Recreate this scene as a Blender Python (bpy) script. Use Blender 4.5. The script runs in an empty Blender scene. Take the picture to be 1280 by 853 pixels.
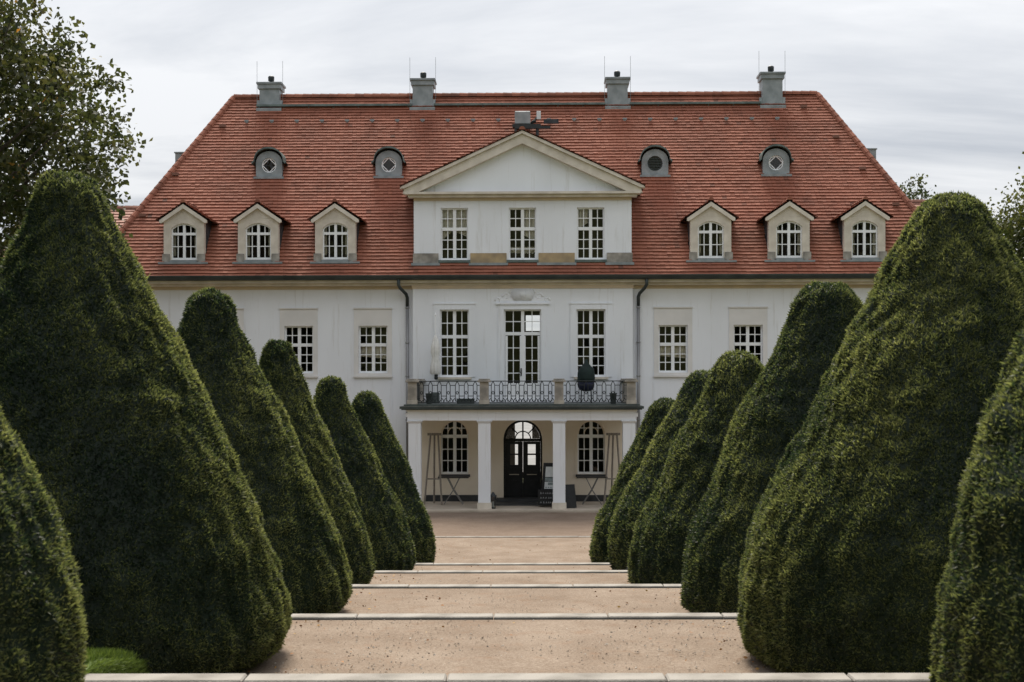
import bpy, bmesh, math, random
import numpy as np
from math import sin, cos, pi, radians, sqrt, atan2
from mathutils import Vector

random.seed(7)
RNG = np.random.default_rng(11)
S = bpy.context.scene
COL = S.collection

# ------------------------------------------------------------------ camera
EYE = 4.75
cam_data = bpy.data.cameras.new("camera")
cam = bpy.data.objects.new("camera", cam_data)
COL.objects.link(cam)
cam.location = (0, 0, EYE)
cam.rotation_euler = (radians(90), radians(0.1), 0)
cam_data.sensor_width = 36.0
cam_data.lens = 48.4
cam_data.shift_y = 0.0379
cam_data.clip_end = 6000
cam_data.dof.use_dof = True
cam_data.dof.focus_distance = 32
cam_data.dof.aperture_fstop = 5.0
S.camera = cam

# ------------------------------------------------------------------ sky and sun
SUN_EL, SUN_AZ = radians(57), radians(-7)          # azimuth from +Y towards +X
world = bpy.data.worlds.new("World")
S.world = world
world.use_nodes = True
nt = world.node_tree
nt.nodes.clear()
N = nt.nodes.new
out = N('ShaderNodeOutputWorld'); bg = N('ShaderNodeBackground')
bg.inputs['Strength'].default_value = 0.1
sky = N('ShaderNodeTexSky'); sky.sky_type = 'NISHITA'; sky.sun_disc = False
sky.sun_elevation = SUN_EL; sky.sun_rotation = SUN_AZ
tc = N('ShaderNodeTexCoord'); sep = N('ShaderNodeSeparateXYZ')
nt.links.new(tc.outputs['Generated'], sep.inputs[0])
den = N('ShaderNodeMath'); den.operation = 'MAXIMUM'; den.inputs[1].default_value = 0.0
nt.links.new(sep.outputs['Z'], den.inputs[0])
den2 = N('ShaderNodeMath'); den2.operation = 'ADD'; den2.inputs[1].default_value = 0.16
nt.links.new(den.outputs[0], den2.inputs[0])
dx = N('ShaderNodeMath'); dx.operation = 'DIVIDE'
nt.links.new(sep.outputs['X'], dx.inputs[0]); nt.links.new(den2.outputs[0], dx.inputs[1])
dy = N('ShaderNodeMath'); dy.operation = 'DIVIDE'
nt.links.new(sep.outputs['Y'], dy.inputs[0]); nt.links.new(den2.outputs[0], dy.inputs[1])
comb = N('ShaderNodeCombineXYZ')
nt.links.new(dx.outputs[0], comb.inputs[0]); nt.links.new(dy.outputs[0], comb.inputs[1])
comb.inputs[2].default_value = 16.1
mapn = N('ShaderNodeMapping'); mapn.inputs['Scale'].default_value = (0.50, 1.15, 1)
mapn.inputs['Rotation'].default_value = (0, 0, 0.12)
nt.links.new(comb.outputs[0], mapn.inputs['Vector'])
noi = N('ShaderNodeTexNoise'); noi.inputs['Scale'].default_value = 1.05
noi.inputs['Detail'].default_value = 7; noi.inputs['Roughness'].default_value = 0.6
noi.inputs['Distortion'].default_value = 0.35
nt.links.new(mapn.outputs[0], noi.inputs['Vector'])
ramp = N('ShaderNodeValToRGB')
ramp.color_ramp.elements[0].position = 0.30; ramp.color_ramp.elements[0].color = (2.95, 3.2, 3.62, 1)
ramp.color_ramp.elements[1].position = 0.60; ramp.color_ramp.elements[1].color = (6.0, 6.06, 6.18, 1)
nt.links.new(noi.outputs['Fac'], ramp.inputs[0])
mixc = N('ShaderNodeMix'); mixc.data_type = 'RGBA'; mixc.inputs[0].default_value = 0.95
nt.links.new(sky.outputs[0], mixc.inputs[6]); nt.links.new(ramp.outputs[0], mixc.inputs[7])
# an overcast layer is brighter overhead than at the horizon (CIE overcast: 1 + 2 sin(elevation); here 1 + sin)
ovc = N('ShaderNodeMath'); ovc.operation = 'ADD'; ovc.inputs[1].default_value = 1.0
nt.links.new(den.outputs[0], ovc.inputs[0])
ovm = N('ShaderNodeVectorMath'); ovm.operation = 'SCALE'
nt.links.new(mixc.outputs[2], ovm.inputs[0]); nt.links.new(ovc.outputs[0], ovm.inputs['Scale'])
nt.links.new(ovm.outputs[0], bg.inputs['Color'])
nt.links.new(bg.outputs[0], out.inputs[0])

sd = bpy.data.lights.new("sun", 'SUN'); sd.energy = 5.0; sd.angle = radians(22); sd.color = (1.0, 0.93, 0.82)
sun = bpy.data.objects.new("sun", sd); COL.objects.link(sun)
sdir = Vector((sin(SUN_AZ) * cos(SUN_EL), cos(SUN_AZ) * cos(SUN_EL), sin(SUN_EL)))
sun.rotation_euler = sdir.to_track_quat('Z', 'Y').to_euler()
sun.location = (0, 0, 60)

S.view_settings.view_transform = 'Standard'
S.view_settings.look = 'None'
S.view_settings.exposure = 0.36
S.view_settings.gamma = 1.0
S.view_settings.use_curve_mapping = False
S.cycles.max_bounces = 7
S.cycles.transparent_max_bounces = 12

# ------------------------------------------------------------------ materials
def new_mat(name):
    m = bpy.data.materials.new(name); m.use_nodes = True
    t = m.node_tree; b = t.nodes['Principled BSDF']
    return m, t, b

def mat(name, c1, c2=None, scale=3.0, rough=0.7, bump=0.0, bscale=40.0, metal=0.0, stretch=(1, 1, 1), spec=0.3, lo=0.35, hi=0.65, detail=6):
    m, t, b = new_mat(name)
    b.inputs['Roughness'].default_value = rough
    b.inputs['Metallic'].default_value = metal
    b.inputs['Specular IOR Level'].default_value = spec
    if c2 is None:
        c2 = tuple(x * 0.88 for x in c1)
    co = t.nodes.new('ShaderNodeTexCoord')
    mp = t.nodes.new('ShaderNodeMapping'); mp.inputs['Scale'].default_value = stretch
    t.links.new(co.outputs['Object'], mp.inputs['Vector'])
    n = t.nodes.new('ShaderNodeTexNoise'); n.inputs['Scale'].default_value = scale; n.inputs['Detail'].default_value = detail
    t.links.new(mp.outputs[0], n.inputs['Vector'])
    r = t.nodes.new('ShaderNodeValToRGB')
    r.color_ramp.elements[0].position = lo; r.color_ramp.elements[0].color = (*c2, 1)
    r.color_ramp.elements[1].position = hi; r.color_ramp.elements[1].color = (*c1, 1)
    t.links.new(n.outputs['Fac'], r.inputs[0]); t.links.new(r.outputs[0], b.inputs['Base Color'])
    if bump:
        n2 = t.nodes.new('ShaderNodeTexNoise'); n2.inputs['Scale'].default_value = bscale; n2.inputs['Detail'].default_value = 5
        t.links.new(co.outputs['Object'], n2.inputs['Vector'])
        bp = t.nodes.new('ShaderNodeBump'); bp.inputs['Strength'].default_value = bump; bp.inputs['Distance'].default_value = 0.02
        t.links.new(n2.outputs['Fac'], bp.inputs['Height']); t.links.new(bp.outputs[0], b.inputs['Normal'])
    return m

def tint_mat(name, stops, rough=0.6, transl=0.0, spec=0.25, noise=None):
    """colour from the per-piece 'tint' attribute (0..1)"""
    m, t, b = new_mat(name)
    b.inputs['Roughness'].default_value = rough; b.inputs['Specular IOR Level'].default_value = spec
    a = t.nodes.new('ShaderNodeAttribute'); a.attribute_name = 'tint'
    r = t.nodes.new('ShaderNodeValToRGB')
    els = r.color_ramp.elements
    while len(els) < len(stops): els.new(0.5)
    for e, (p, c) in zip(els, stops): e.position = p; e.color = (*c, 1)
    fac = a.outputs['Fac']
    if noise:
        sc, amt = noise
        co = t.nodes.new('ShaderNodeTexCoord')
        n = t.nodes.new('ShaderNodeTexNoise'); n.inputs['Scale'].default_value = sc; n.inputs['Detail'].default_value = 7
        n.inputs['Roughness'].default_value = 0.65
        t.links.new(co.outputs['Object'], n.inputs['Vector'])
        ma = t.nodes.new('ShaderNodeMath'); ma.operation = 'MULTIPLY_ADD'; ma.inputs[1].default_value = amt; ma.inputs[2].default_value = -amt / 2
        t.links.new(n.outputs['Fac'], ma.inputs[0])
        ad = t.nodes.new('ShaderNodeMath'); ad.operation = 'ADD'; ad.use_clamp = True
        t.links.new(fac, ad.inputs[0]); t.links.new(ma.outputs[0], ad.inputs[1]); fac = ad.outputs[0]
    t.links.new(fac, r.inputs[0]); t.links.new(r.outputs[0], b.inputs['Base Color'])
    if transl > 0:
        yl = t.nodes.new('ShaderNodeMix'); yl.data_type = 'RGBA'; yl.blend_type = 'MULTIPLY'; yl.inputs[0].default_value = 1; yl.inputs[7].default_value = (1.35, 1.36, 1.0, 1)
        t.links.new(r.outputs[0], yl.inputs[6])
        o = t.nodes['Material Output']
        tr = t.nodes.new('ShaderNodeBsdfTranslucent'); mx = t.nodes.new('ShaderNodeMixShader'); mx.inputs[0].default_value = transl
        t.links.new(yl.outputs[2], tr.inputs['Color'])
        t.links.new(b.outputs[0], mx.inputs[1]); t.links.new(tr.outputs[0], mx.inputs[2]); t.links.new(mx.outputs[0], o.inputs[0])
    return m

M = {}
M['white'] = mat('white_render', (0.80, 0.82, 0.87), (0.73, 0.745, 0.785), 0.7, 0.85, 0.12, 60, stretch=(1, 1, 0.5), lo=0.25)
def streaks(m, dark, sc=(3.2, 3.2, .22)):
    t = m.node_tree; b = t.nodes['Principled BSDF']; src = b.inputs['Base Color'].links[0].from_socket
    co = t.nodes.new('ShaderNodeTexCoord'); mp = t.nodes.new('ShaderNodeMapping'); mp.inputs['Scale'].default_value = sc
    t.links.new(co.outputs['Object'], mp.inputs[0])
    n = t.nodes.new('ShaderNodeTexNoise'); n.inputs['Scale'].default_value = 1.6; n.inputs['Detail'].default_value = 8; n.inputs['Roughness'].default_value = .7
    t.links.new(mp.outputs[0], n.inputs['Vector'])
    r = t.nodes.new('ShaderNodeValToRGB'); r.color_ramp.elements[0].position = .56; r.color_ramp.elements[0].color = (1, 1, 1, 1); r.color_ramp.elements[1].position = .78; r.color_ramp.elements[1].color = dark
    t.links.new(n.outputs['Fac'], r.inputs[0])
    mx = t.nodes.new('ShaderNodeMix'); mx.data_type = 'RGBA'; mx.blend_type = 'MULTIPLY'; mx.inputs[0].default_value = 1
    t.links.new(src, mx.inputs[6]); t.links.new(r.outputs[0], mx.inputs[7]); t.links.new(mx.outputs[2], b.inputs['Base Color'])
streaks(M['white'], (.74, .71, .66, 1))
M['panel'] = mat('panel_render', (0.74, 0.72, 0.71), (0.66, 0.645, 0.635), 1.2, 0.85, 0.12, 60)
M['cream'] = mat('cream_render', (0.87, 0.775, 0.655), (0.80, 0.70, 0.58), 1.1, 0.85, 0.12, 50)
M['stone_pale'] = mat('pale_sandstone', (0.69, 0.63, 0.55), (0.54, 0.485, 0.415), 2.2, 0.85, 0.2, 30)
M['stone_ochre'] = mat('ochre_sandstone', (0.44, 0.33, 0.19), (0.30, 0.23, 0.15), 3.0, 0.85, 0.2, 30)
M['stone_post'] = mat('weathered_post_stone', (0.46, 0.42, 0.37), (0.22, 0.205, 0.185), 2.6, 0.88, 0.25, 25)
M['stone_grey'] = mat('grey_sandstone', (0.40, 0.37, 0.33), (0.20, 0.185, 0.165), 3.0, 0.88, 0.25, 25)
M['ochre'] = mat('ochre_band_tone', (0.62, 0.50, 0.36), (0.52, 0.43, 0.33), 2.0, 0.85)
M['paint'] = mat('white_window_paint', (0.85, 0.86, 0.88), (0.80, 0.81, 0.83), 5.0, 0.5)
M['zinc'] = mat('zinc_sheet', (0.30, 0.325, 0.34), (0.20, 0.225, 0.235), 2.6, 0.55, 0.05, 12, metal=0.25, spec=0.4)
M['copper'] = mat('green_grey_sheet', (0.155, 0.195, 0.185), (0.09, 0.115, 0.11), 3.0, 0.55, 0.05, 12, metal=0.2)
M['gutter'] = mat('dark_gutter_sheet', (0.060, 0.072, 0.070), (0.035, 0.042, 0.042), 1.5, 0.5, metal=0.2)
M['slate'] = mat('dark_slate_cheek', (0.055, 0.062, 0.07), (0.03, 0.034, 0.04), 4.0, 0.6, 0.2, 20)
M['iron'] = mat('dark_wrought_iron', (0.030, 0.036, 0.038), (0.02, 0.024, 0.026), 6, 0.5)
M['pipe'] = mat('downpipe_metal', (0.30, 0.30, 0.31), (0.22, 0.22, 0.23), 2.0, 0.5, metal=0.2, stretch=(1, 1, .3))
M['door'] = mat('black_painted_oak', (0.014, 0.016, 0.019), (0.008, 0.009, 0.011), 6, 0.45, spec=0.2)
M['brass'] = mat('pale_brass', (0.62, 0.55, 0.42), None, 5, 0.3, metal=0.8)
M['darkstone'] = mat('dark_step_stone', (0.055, 0.058, 0.062), (0.03, 0.032, 0.036), 3, 0.6, 0.1, 30)
M['paving'] = mat('porch_paving', (0.50, 0.43, 0.355), (0.39, 0.335, 0.27), 1.6, 0.85, 0.15, 30)
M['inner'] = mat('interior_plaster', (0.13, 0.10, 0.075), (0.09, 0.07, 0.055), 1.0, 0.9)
M['deck'] = mat('dark_roof_boarding', (0.05, 0.035, 0.026), (0.03, 0.022, 0.018), 3.0, 0.9)
M['curtain'] = mat('cream_curtain', (0.86, 0.80, 0.71), (0.72, 0.65, 0.56), 4.0, 0.9, stretch=(6, 1, .6))
M['kerb'] = mat('pale_granite_kerb', (0.275, 0.255, 0.228), (0.165, 0.15, 0.13), 2.5, 0.8, 0.3, 60)
M['rearcourt'] = mat('rear_court_paving', (0.25, 0.24, 0.24), (0.19, 0.185, 0.185), .4, 0.9)
M['riser'] = mat('step_sandstone', (0.42, 0.385, 0.335), (0.28, 0.255, 0.22), 3.0, 0.85, 0.3, 35)
M['wood'] = mat('weathered_timber', (0.30, 0.265, 0.225), (0.19, 0.165, 0.14), 6, 0.7, 0.1, 40, stretch=(6, 6, .7))
M['metal_leg'] = mat('dull_steel', (0.24, 0.23, 0.22), (0.16, 0.155, 0.15), 6, 0.5, metal=0.3)
M['dark_wood'] = mat('dark_tabletop', (0.052, 0.05, 0.048), (0.035, 0.033, 0.032), 6, 0.6, stretch=(1, 6, 1))
M['black'] = mat('black_board', (0.022, 0.023, 0.025), (0.015, 0.016, 0.017), 8, 0.6)
M['paper'] = mat('poster_paper', (0.66, 0.69, 0.70), (0.55, 0.58, 0.60), 4, 0.7)
M['poster_mid'] = mat('poster_grey', (0.25, 0.30, 0.31), (0.16, 0.2, 0.2), 8, 0.7)
M['chalk'] = mat('chalk', (0.42, 0.42, 0.44), (0.28, 0.28, 0.30), 30, 0.9)
M['green_cloth'] = mat('dark_green_cover', (0.012, 0.026, 0.023), (0.007, 0.015, 0.014), 6, 0.75, 0.3, 14)
M['navy_cloth'] = mat('navy_cover', (0.016, 0.019, 0.045), (0.01, 0.012, 0.028), 6, 0.75, 0.3, 14)
M['white_cloth'] = mat('white_canvas', (0.76, 0.75, 0.73), (0.66, 0.65, 0.63), 7, 0.9, 0.3, 10)
M['planter'] = mat('grey_green_pot', (0.085, 0.10, 0.095), (0.05, 0.06, 0.058), 5, 0.7)
M['bark'] = mat('brown_bark', (0.075, 0.058, 0.043), (0.035, 0.027, 0.021), 5, 0.9, 0.6, 20, stretch=(3, 3, .6))
M['rendergrey'] = mat('pale_house_render', (0.62, 0.60, 0.56), (0.52, 0.5, 0.47), 0.8, 0.9)
M['tile'] = tint_mat('clay_roof_tile', [(0.0, (0.09, 0.048, 0.036)), (0.25, (0.18, 0.070, 0.045)), (0.6, (0.285, 0.106, 0.067)), (1.0, (0.39, 0.178, 0.118))], 0.8, noise=(0.42, 0.9))
streaks(M['tile'], (.55, .52, .52, 1), (1.1, 1.1, .28))
M['tile_old'] = tint_mat('faded_roof_tile', [(0.0, (0.20, 0.10, 0.075)), (1.0, (0.40, 0.22, 0.17))], 0.8)
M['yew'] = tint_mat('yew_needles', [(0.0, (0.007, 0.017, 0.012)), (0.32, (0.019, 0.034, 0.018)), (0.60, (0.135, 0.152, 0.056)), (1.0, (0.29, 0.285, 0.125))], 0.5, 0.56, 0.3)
M['leaf'] = tint_mat('broad_leaves', [(0.0, (0.022, 0.032, 0.012)), (0.5, (0.062, 0.070, 0.026)), (0.86, (0.12, 0.105, 0.038)), (0.93, (0.27, 0.12, 0.025)), (1.0, (0.42, 0.19, 0.04))], 0.5, 0.45)
M['leaf_light'] = tint_mat('yellow_green_leaves', [(0.0, (0.022, 0.034, 0.012)), (0.5, (0.085, 0.095, 0.026)), (1.0, (0.23, 0.21, 0.06))], 0.5, 0.35)
M['dead_leaf'] = tint_mat('fallen_leaf', [(0.0, (0.16, 0.07, 0.03)), (0.5, (0.30, 0.14, 0.05)), (1.0, (0.40, 0.26, 0.08))], 0.7)
M['grass_blade'] = tint_mat('grass_blades', [(0.0, (0.06, 0.10, 0.02)), (1.0, (0.16, 0.22, 0.045))], 0.5, 0.3)
M['pebble'] = tint_mat('loose_grit', [(0.0, (0.19, 0.145, 0.11)), (0.5, (0.29, 0.235, 0.19)), (1.0, (0.46, 0.42, 0.37))], 0.9)
M['lawn'] = mat('lawn_turf', (0.105, 0.15, 0.035), (0.055, 0.085, 0.02), 1.3, 0.9, 0.6, 60)
M['ground'] = mat('far_ground_turf', (0.10, 0.11, 0.045), (0.065, 0.075, 0.03), 0.08, 0.95, 0.3, 2)

def gravel(name, a, b2, dark):
    m, t, b = new_mat(name)
    b.inputs['Roughness'].default_value = 0.95; b.inputs['Specular IOR Level'].default_value = 0.1
    co = t.nodes.new('ShaderNodeTexCoord')
    def noise(sc, det, rough=.6, st=None):
        n = t.nodes.new('ShaderNodeTexNoise'); n.inputs['Scale'].default_value = sc; n.inputs['Detail'].default_value = det
        n.inputs['Roughness'].default_value = rough
        if st:
            mp = t.nodes.new('ShaderNodeMapping'); mp.inputs['Scale'].default_value = st
            t.links.new(co.outputs['Object'], mp.inputs[0]); t.links.new(mp.outputs[0], n.inputs['Vector'])
        else:
            t.links.new(co.outputs['Object'], n.inputs['Vector'])
        return n
    n1 = noise(0.9, 8, .68, (1, 1.0, 1)); n2 = noise(38, 4, .8); n3 = noise(3.2, 6, .7)
    r1 = t.nodes.new('ShaderNodeValToRGB')
    r1.color_ramp.elements[0].position = .36; r1.color_ramp.elements[0].color = (*b2, 1)
    r1.color_ramp.elements[1].position = .62; r1.color_ramp.elements[1].color = (*a, 1)
    t.links.new(n1.outputs['Fac'], r1.inputs[0])
    r2 = t.nodes.new('ShaderNodeValToRGB')
    r2.color_ramp.elements[0].position = .32; r2.color_ramp.elements[0].color = (0.62, .56, .52, 1)
    r2.color_ramp.elements[1].position = .66; r2.color_ramp.elements[1].color = (1.12, 1.12, 1.12, 1)
    t.links.new(n2.outputs['Fac'], r2.inputs[0])
    mu = t.nodes.new('ShaderNodeMix'); mu.data_type = 'RGBA'; mu.blend_type = 'MULTIPLY'; mu.inputs[0].default_value = 1
    t.links.new(r1.outputs[0], mu.inputs[6]); t.links.new(r2.outputs[0], mu.inputs[7])
    r3 = t.nodes.new('ShaderNodeValToRGB')
    r3.color_ramp.elements[0].position = .54; r3.color_ramp.elements[0].color = (0, 0, 0, 1)
    r3.color_ramp.elements[1].position = .74; r3.color_ramp.elements[1].color = (.7, .7, .7, 1)
    t.links.new(n3.outputs['Fac'], r3.inputs[0])
    mx = t.nodes.new('ShaderNodeMix'); mx.data_type = 'RGBA'
    t.links.new(r3.outputs[0], mx.inputs[0]); t.links.new(mu.outputs[2], mx.inputs[6]); mx.inputs[7].default_value = (*dark, 1)
    t.links.new(mx.outputs[2], b.inputs['Base Color'])
    bp = t.nodes.new('ShaderNodeBump'); bp.inputs['Strength'].default_value = .6; bp.inputs['Distance'].default_value = .012
    t.links.new(n2.outputs['Fac'], bp.inputs['Height']); t.links.new(bp.outputs[0], b.inputs['Normal'])
    return m
M['gravel'] = gravel('path_gravel', (0.268, 0.219, 0.174), (0.200, 0.156, 0.119), (0.195, 0.122, 0.078))
M['court'] = gravel('shade_toned_gravel', (0.225, 0.175, 0.138), (0.18, 0.137, 0.106), (0.16, 0.118, 0.087))  # house shadow along the front is put into this darker gravel colour

def glass_mat():
    m = bpy.data.materials.new('window_glass'); m.use_nodes = True
    t = m.node_tree; t.nodes.clear()
    o = t.nodes.new('ShaderNodeOutputMaterial'); tr = t.nodes.new('ShaderNodeBsdfTransparent'); tr.inputs[0].default_value = (.88, .90, .89, 1)
    gl = t.nodes.new('ShaderNodeBsdfGlossy'); gl.inputs['Roughness'].default_value = .02
    fr = t.nodes.new('ShaderNodeFresnel'); fr.inputs[0].default_value = 1.5
    mx = t.nodes.new('ShaderNodeMixShader')
    t.links.new(fr.outputs[0], mx.inputs[0]); t.links.new(tr.outputs[0], mx.inputs[1]); t.links.new(gl.outputs[0], mx.inputs[2])
    t.links.new(mx.outputs[0], o.inputs[0])
    return m
M['glass'] = glass_mat()

# ------------------------------------------------------------------ mesh helpers
class MB:
    def __init__(s): s.v = []; s.f = []; s.t = []
    def vert(s, *p): s.v.append(tuple(p)); return len(s.v) - 1
    def face(s, pts, tint=None):
        i = len(s.v); s.v.extend(tuple(p) for p in pts); s.f.append(tuple(range(i, i + len(pts))))
        if tint is not None: s.t.extend([tint] * len(pts))
        return s
    def box(s, x0, x1, y0, y1, z0, z1):
        i = len(s.v)
        s.v += [(x0, y0, z0), (x1, y0, z0), (x1, y1, z0), (x0, y1, z0), (x0, y0, z1), (x1, y0, z1), (x1, y1, z1), (x0, y1, z1)]
        s.f += [(i, i+3, i+2, i+1), (i+4, i+5, i+6, i+7), (i, i+1, i+5, i+4), (i+1, i+2, i+6, i+5), (i+2, i+3, i+7, i+6), (i+3, i, i+4, i+7)]
        return s
    def frustum(s, cx, cy, z0, z1, a0, b0, a1, b1):
        i = len(s.v)
        for z, a, b in ((z0, a0, b0), (z1, a1, b1)):
            s.v += [(cx-a, cy-b, z), (cx+a, cy-b, z), (cx+a, cy+b, z), (cx-a, cy+b, z)]
        s.f += [(i, i+3, i+2, i+1), (i+4, i+5, i+6, i+7), (i, i+1, i+5, i+4), (i+1, i+2, i+6, i+5), (i+2, i+3, i+7, i+6), (i+3, i, i+4, i+7)]
        return s
    def prism(s, poly, y0, y1):
        """polygon of (x,z), counter-clockwise seen from -y, extruded y0..y1"""
        n = len(poly); i = len(s.v)
        s.v += [(x, y0, z) for x, z in poly] + [(x, y1, z) for x, z in poly]
        s.f.append(tuple(range(i, i + n))); s.f.append(tuple(range(i + 2*n - 1, i + n - 1, -1)))
        for k in range(n):
            j = (k + 1) % n
            s.f.append((i + j, i + k, i + n + k, i + n + j))
        return s
    def tube(s, path, r, n=8, cap=True):
        P = [Vector(p) for p in path]
        rr = r if isinstance(r, (list, tuple)) else [r] * len(P)
        rings = []
        prev = None
        for k, p in enumerate(P):
            d = (P[min(k+1, len(P)-1)] - P[max(k-1, 0)]).normalized()
            ref = prev if prev is not None else (Vector((0, 0, 1)) if abs(d.z) < .9 else Vector((1, 0, 0)))
            a = d.cross(ref)
            if a.length < 1e-5: a = d.orthogonal()
            a.normalize(); b = a.cross(d).normalized(); prev = b
            ring = []
            for q in range(n):
                an = 2 * pi * q / n
                ring.append(s.vert(*(p + (a * cos(an) + b * sin(an)) * rr[k])))
            rings.append(ring)
        for k in range(len(P) - 1):
            for q in range(n):
                w = (q + 1) % n
                s.f.append((rings[k][q], rings[k][w], rings[k+1][w], rings[k+1][q]))
        if cap:
            s.f.append(tuple(reversed(rings[0]))); s.f.append(tuple(rings[-1]))
        return s
    def bar(s, a, b, w):
        return s.tube([a, b], w * .7071, 4)
    def lathe(s, prof, cx=0, cy=0, n=20):
        rings = []
        for r, z in prof:
            rings.append([s.vert(cx + r * cos(2*pi*k/n), cy + r * sin(2*pi*k/n), z) for k in range(n)])
        for a, b in zip(rings, rings[1:]):
            for k in range(n):
                j = (k + 1) % n
                s.f.append((a[k], a[j], b[j], b[k]))
        s.f.append(tuple(reversed(rings[0]))); s.f.append(tuple(rings[-1]))
        return s
    def mesh(s, name, material, smooth=False, bevel=0.0):
        me = bpy.data.meshes.new(name); me.from_pydata(s.v, [], s.f)
        if bevel:
            bm = bmesh.new(); bm.from_mesh(me)
            bmesh.ops.bevel(bm, geom=bm.edges[:], offset=bevel, segments=1, affect='EDGES', clamp_overlap=True)
            bm.to_mesh(me); bm.free()
        me.materials.append(material)
        if smooth: me.polygons.foreach_set('use_smooth', [True] * len(me.polygons))
        if s.t and len(s.t) == len(me.vertices):
            at = me.attributes.new('tint', 'FLOAT', 'POINT'); at.data.foreach_set('value', s.t)
        me.update(); return me
    def build(s, name, material, parent=None, smooth=False, bevel=0.0, loc=None):
        return link(name, s.mesh(name, material, smooth, bevel), parent, loc)

def link(name, me, parent=None, loc=None):
    o = bpy.data.objects.new(name, me); COL.objects.link(o)
    if parent is not None: o.parent = parent
    if loc is not None: o.location = loc
    return o
def tag(o, label=None, cat=None, group=None, kind=None):
    if label: o['label'] = label
    if cat: o['category'] = cat
    if group: o['group'] = group
    if kind: o['kind'] = kind
    return o
def empty(name, loc=(0, 0, 0), rz=0):
    o = bpy.data.objects.new(name, None); COL.objects.link(o); o.location = loc; o.rotation_euler = (0, 0, rz); o.empty_display_size = .3
    return o
def clone(o, parent=None):
    c = o.copy(); COL.objects.link(c); c.parent = parent
    for ch in list(o.children): clone(ch, c)
    return c

def holed_wall(mb, u0, u1, z0, z1, holes, v, depth):
    """front face of a wall at y=v with rectangular holes (a,b,c,d) and reveals running back by depth"""
    xs = sorted({u0, u1, *[h[0] for h in holes], *[h[1] for h in holes]})
    zs = sorted({z0, z1, *[h[2] for h in holes], *[h[3] for h in holes]})
    for a, b in zip(xs, xs[1:]):
        for c, d in zip(zs, zs[1:]):
            mx, mz = (a+b)/2, (c+d)/2
            if any(h[0] < mx < h[1] and h[2] < mz < h[3] for h in holes): continue
            if mx < u0 or mx > u1 or mz < z0 or mz > z1: continue
            mb.face([(a, v, c), (b, v, c), (b, v, d), (a, v, d)])
    w = v + depth
    for a, b, c, d in holes:
        mb.face([(a, v, c), (a, v, d), (a, w, d), (a, w, c)])
        mb.face([(b, v, d), (b, v, c), (b, w, c), (b, w, d)])
        mb.face([(a, v, d), (b, v, d), (b, w, d), (a, w, d)])
        mb.face([(b, v, c), (a, v, c), (a, w, c), (b, w, c)])
    for a, b, c, d in ((u0, u1, z0, z1),):
        mb.face([(a, v, d), (a, v, c), (a, w, c), (a, w, d)])
        mb.face([(b, v, c), (b, v, d), (b, w, d), (b, w, c)])
        mb.face([(b, v, d), (a, v, d), (a, w, d), (b, w, d)])

def arch_fill(mb, u0, u1, zs, za, v0, v1, n=14):
    """spandrels above an arch that springs at zs and peaks at za"""
    c = (u0 + u1) / 2; hw = (u1 - u0) / 2; rise = za - zs
    def arc(u): return zs + rise * sqrt(max(0, 1 - ((u - c) / hw) ** 2)) if rise > hw * .8 else zs + (sqrt(R*R - (u-c)**2) - (R - rise))
    R = (hw * hw + rise * rise) / (2 * rise)
    us = [c - hw * cos(pi * k / n) for k in range(n + 1)]
    for a, b in zip(us, us[1:]):
        za_, zb_ = arc(a), arc(b)
        mb.face([(a, v0, za_), (b, v0, zb_), (b, v0, za + .004), (a, v0, za + .004)])
        mb.face([(a, v0, za_), (a, v1, za_), (b, v1, zb_), (b, v0, zb_)])

def tiles_on(mb, O, U, Sv, Nv, slope_len, ext, course=.187, tw=.18, skip=None, lip=.058, base=.5, var=.075, rnd=random):
    """overlapping clay tiles laid in courses on a slope: O origin at the eave, U along, Sv up the slope, Nv out"""
    O, U, Sv, Nv = Vector(O), Vector(U), Vector(Sv), Vector(Nv)
    rows = int(slope_len / course) + 1
    for r in range(rows):
        t0 = r * course; t1 = min(t0 + course * 1.12, slope_len)
        if t0 >= slope_len: break
        a, b = ext(min(t0 + course * .5, slope_len))
        if b - a < .02: continue
        x = a - (tw * .5 if r % 2 else 0)
        rowt = rnd.uniform(-.05, .05)
        while x < b:
            xa, xb = max(x, a), min(x + tw - .002, b)
            x += tw
            if xb - xa < .015: continue
            if skip and skip((xa + xb) / 2, t0 + course * .5): continue
            j = rnd.uniform(-.008, .008); l = lip + rnd.uniform(-.008, .008)
            tn = base + rowt + rnd.gauss(0, var * .55)
            if rnd.random() < .006: tn -= .3
            ch = min(.022, (xb - xa) * .3)
            tb = t0 + j
            P = lambda u, t, h: tuple(O + U * u + Sv * t + Nv * h)
            mb.face([P(xa + ch, tb, l), P(xb - ch, tb, l), P(xb, tb + .014, l - .004), P(xb, t1, .006), P(xa, t1, .006), P(xa, tb + .014, l - .004)], tn)
            mb.face([P(xa + ch, tb, -.01), P(xb - ch, tb, -.01), P(xb - ch, tb, l), P(xa + ch, tb, l)], tn)
            mb.face([P(xa, tb + .014, -.01), P(xa + ch, tb, -.01), P(xa + ch, tb, l), P(xa, tb + .014, l - .004)], tn)
            mb.face([P(xb - ch, tb, -.01), P(xb, tb + .014, -.01), P(xb, tb + .014, l - .004), P(xb - ch, tb, l)], tn)

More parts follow.
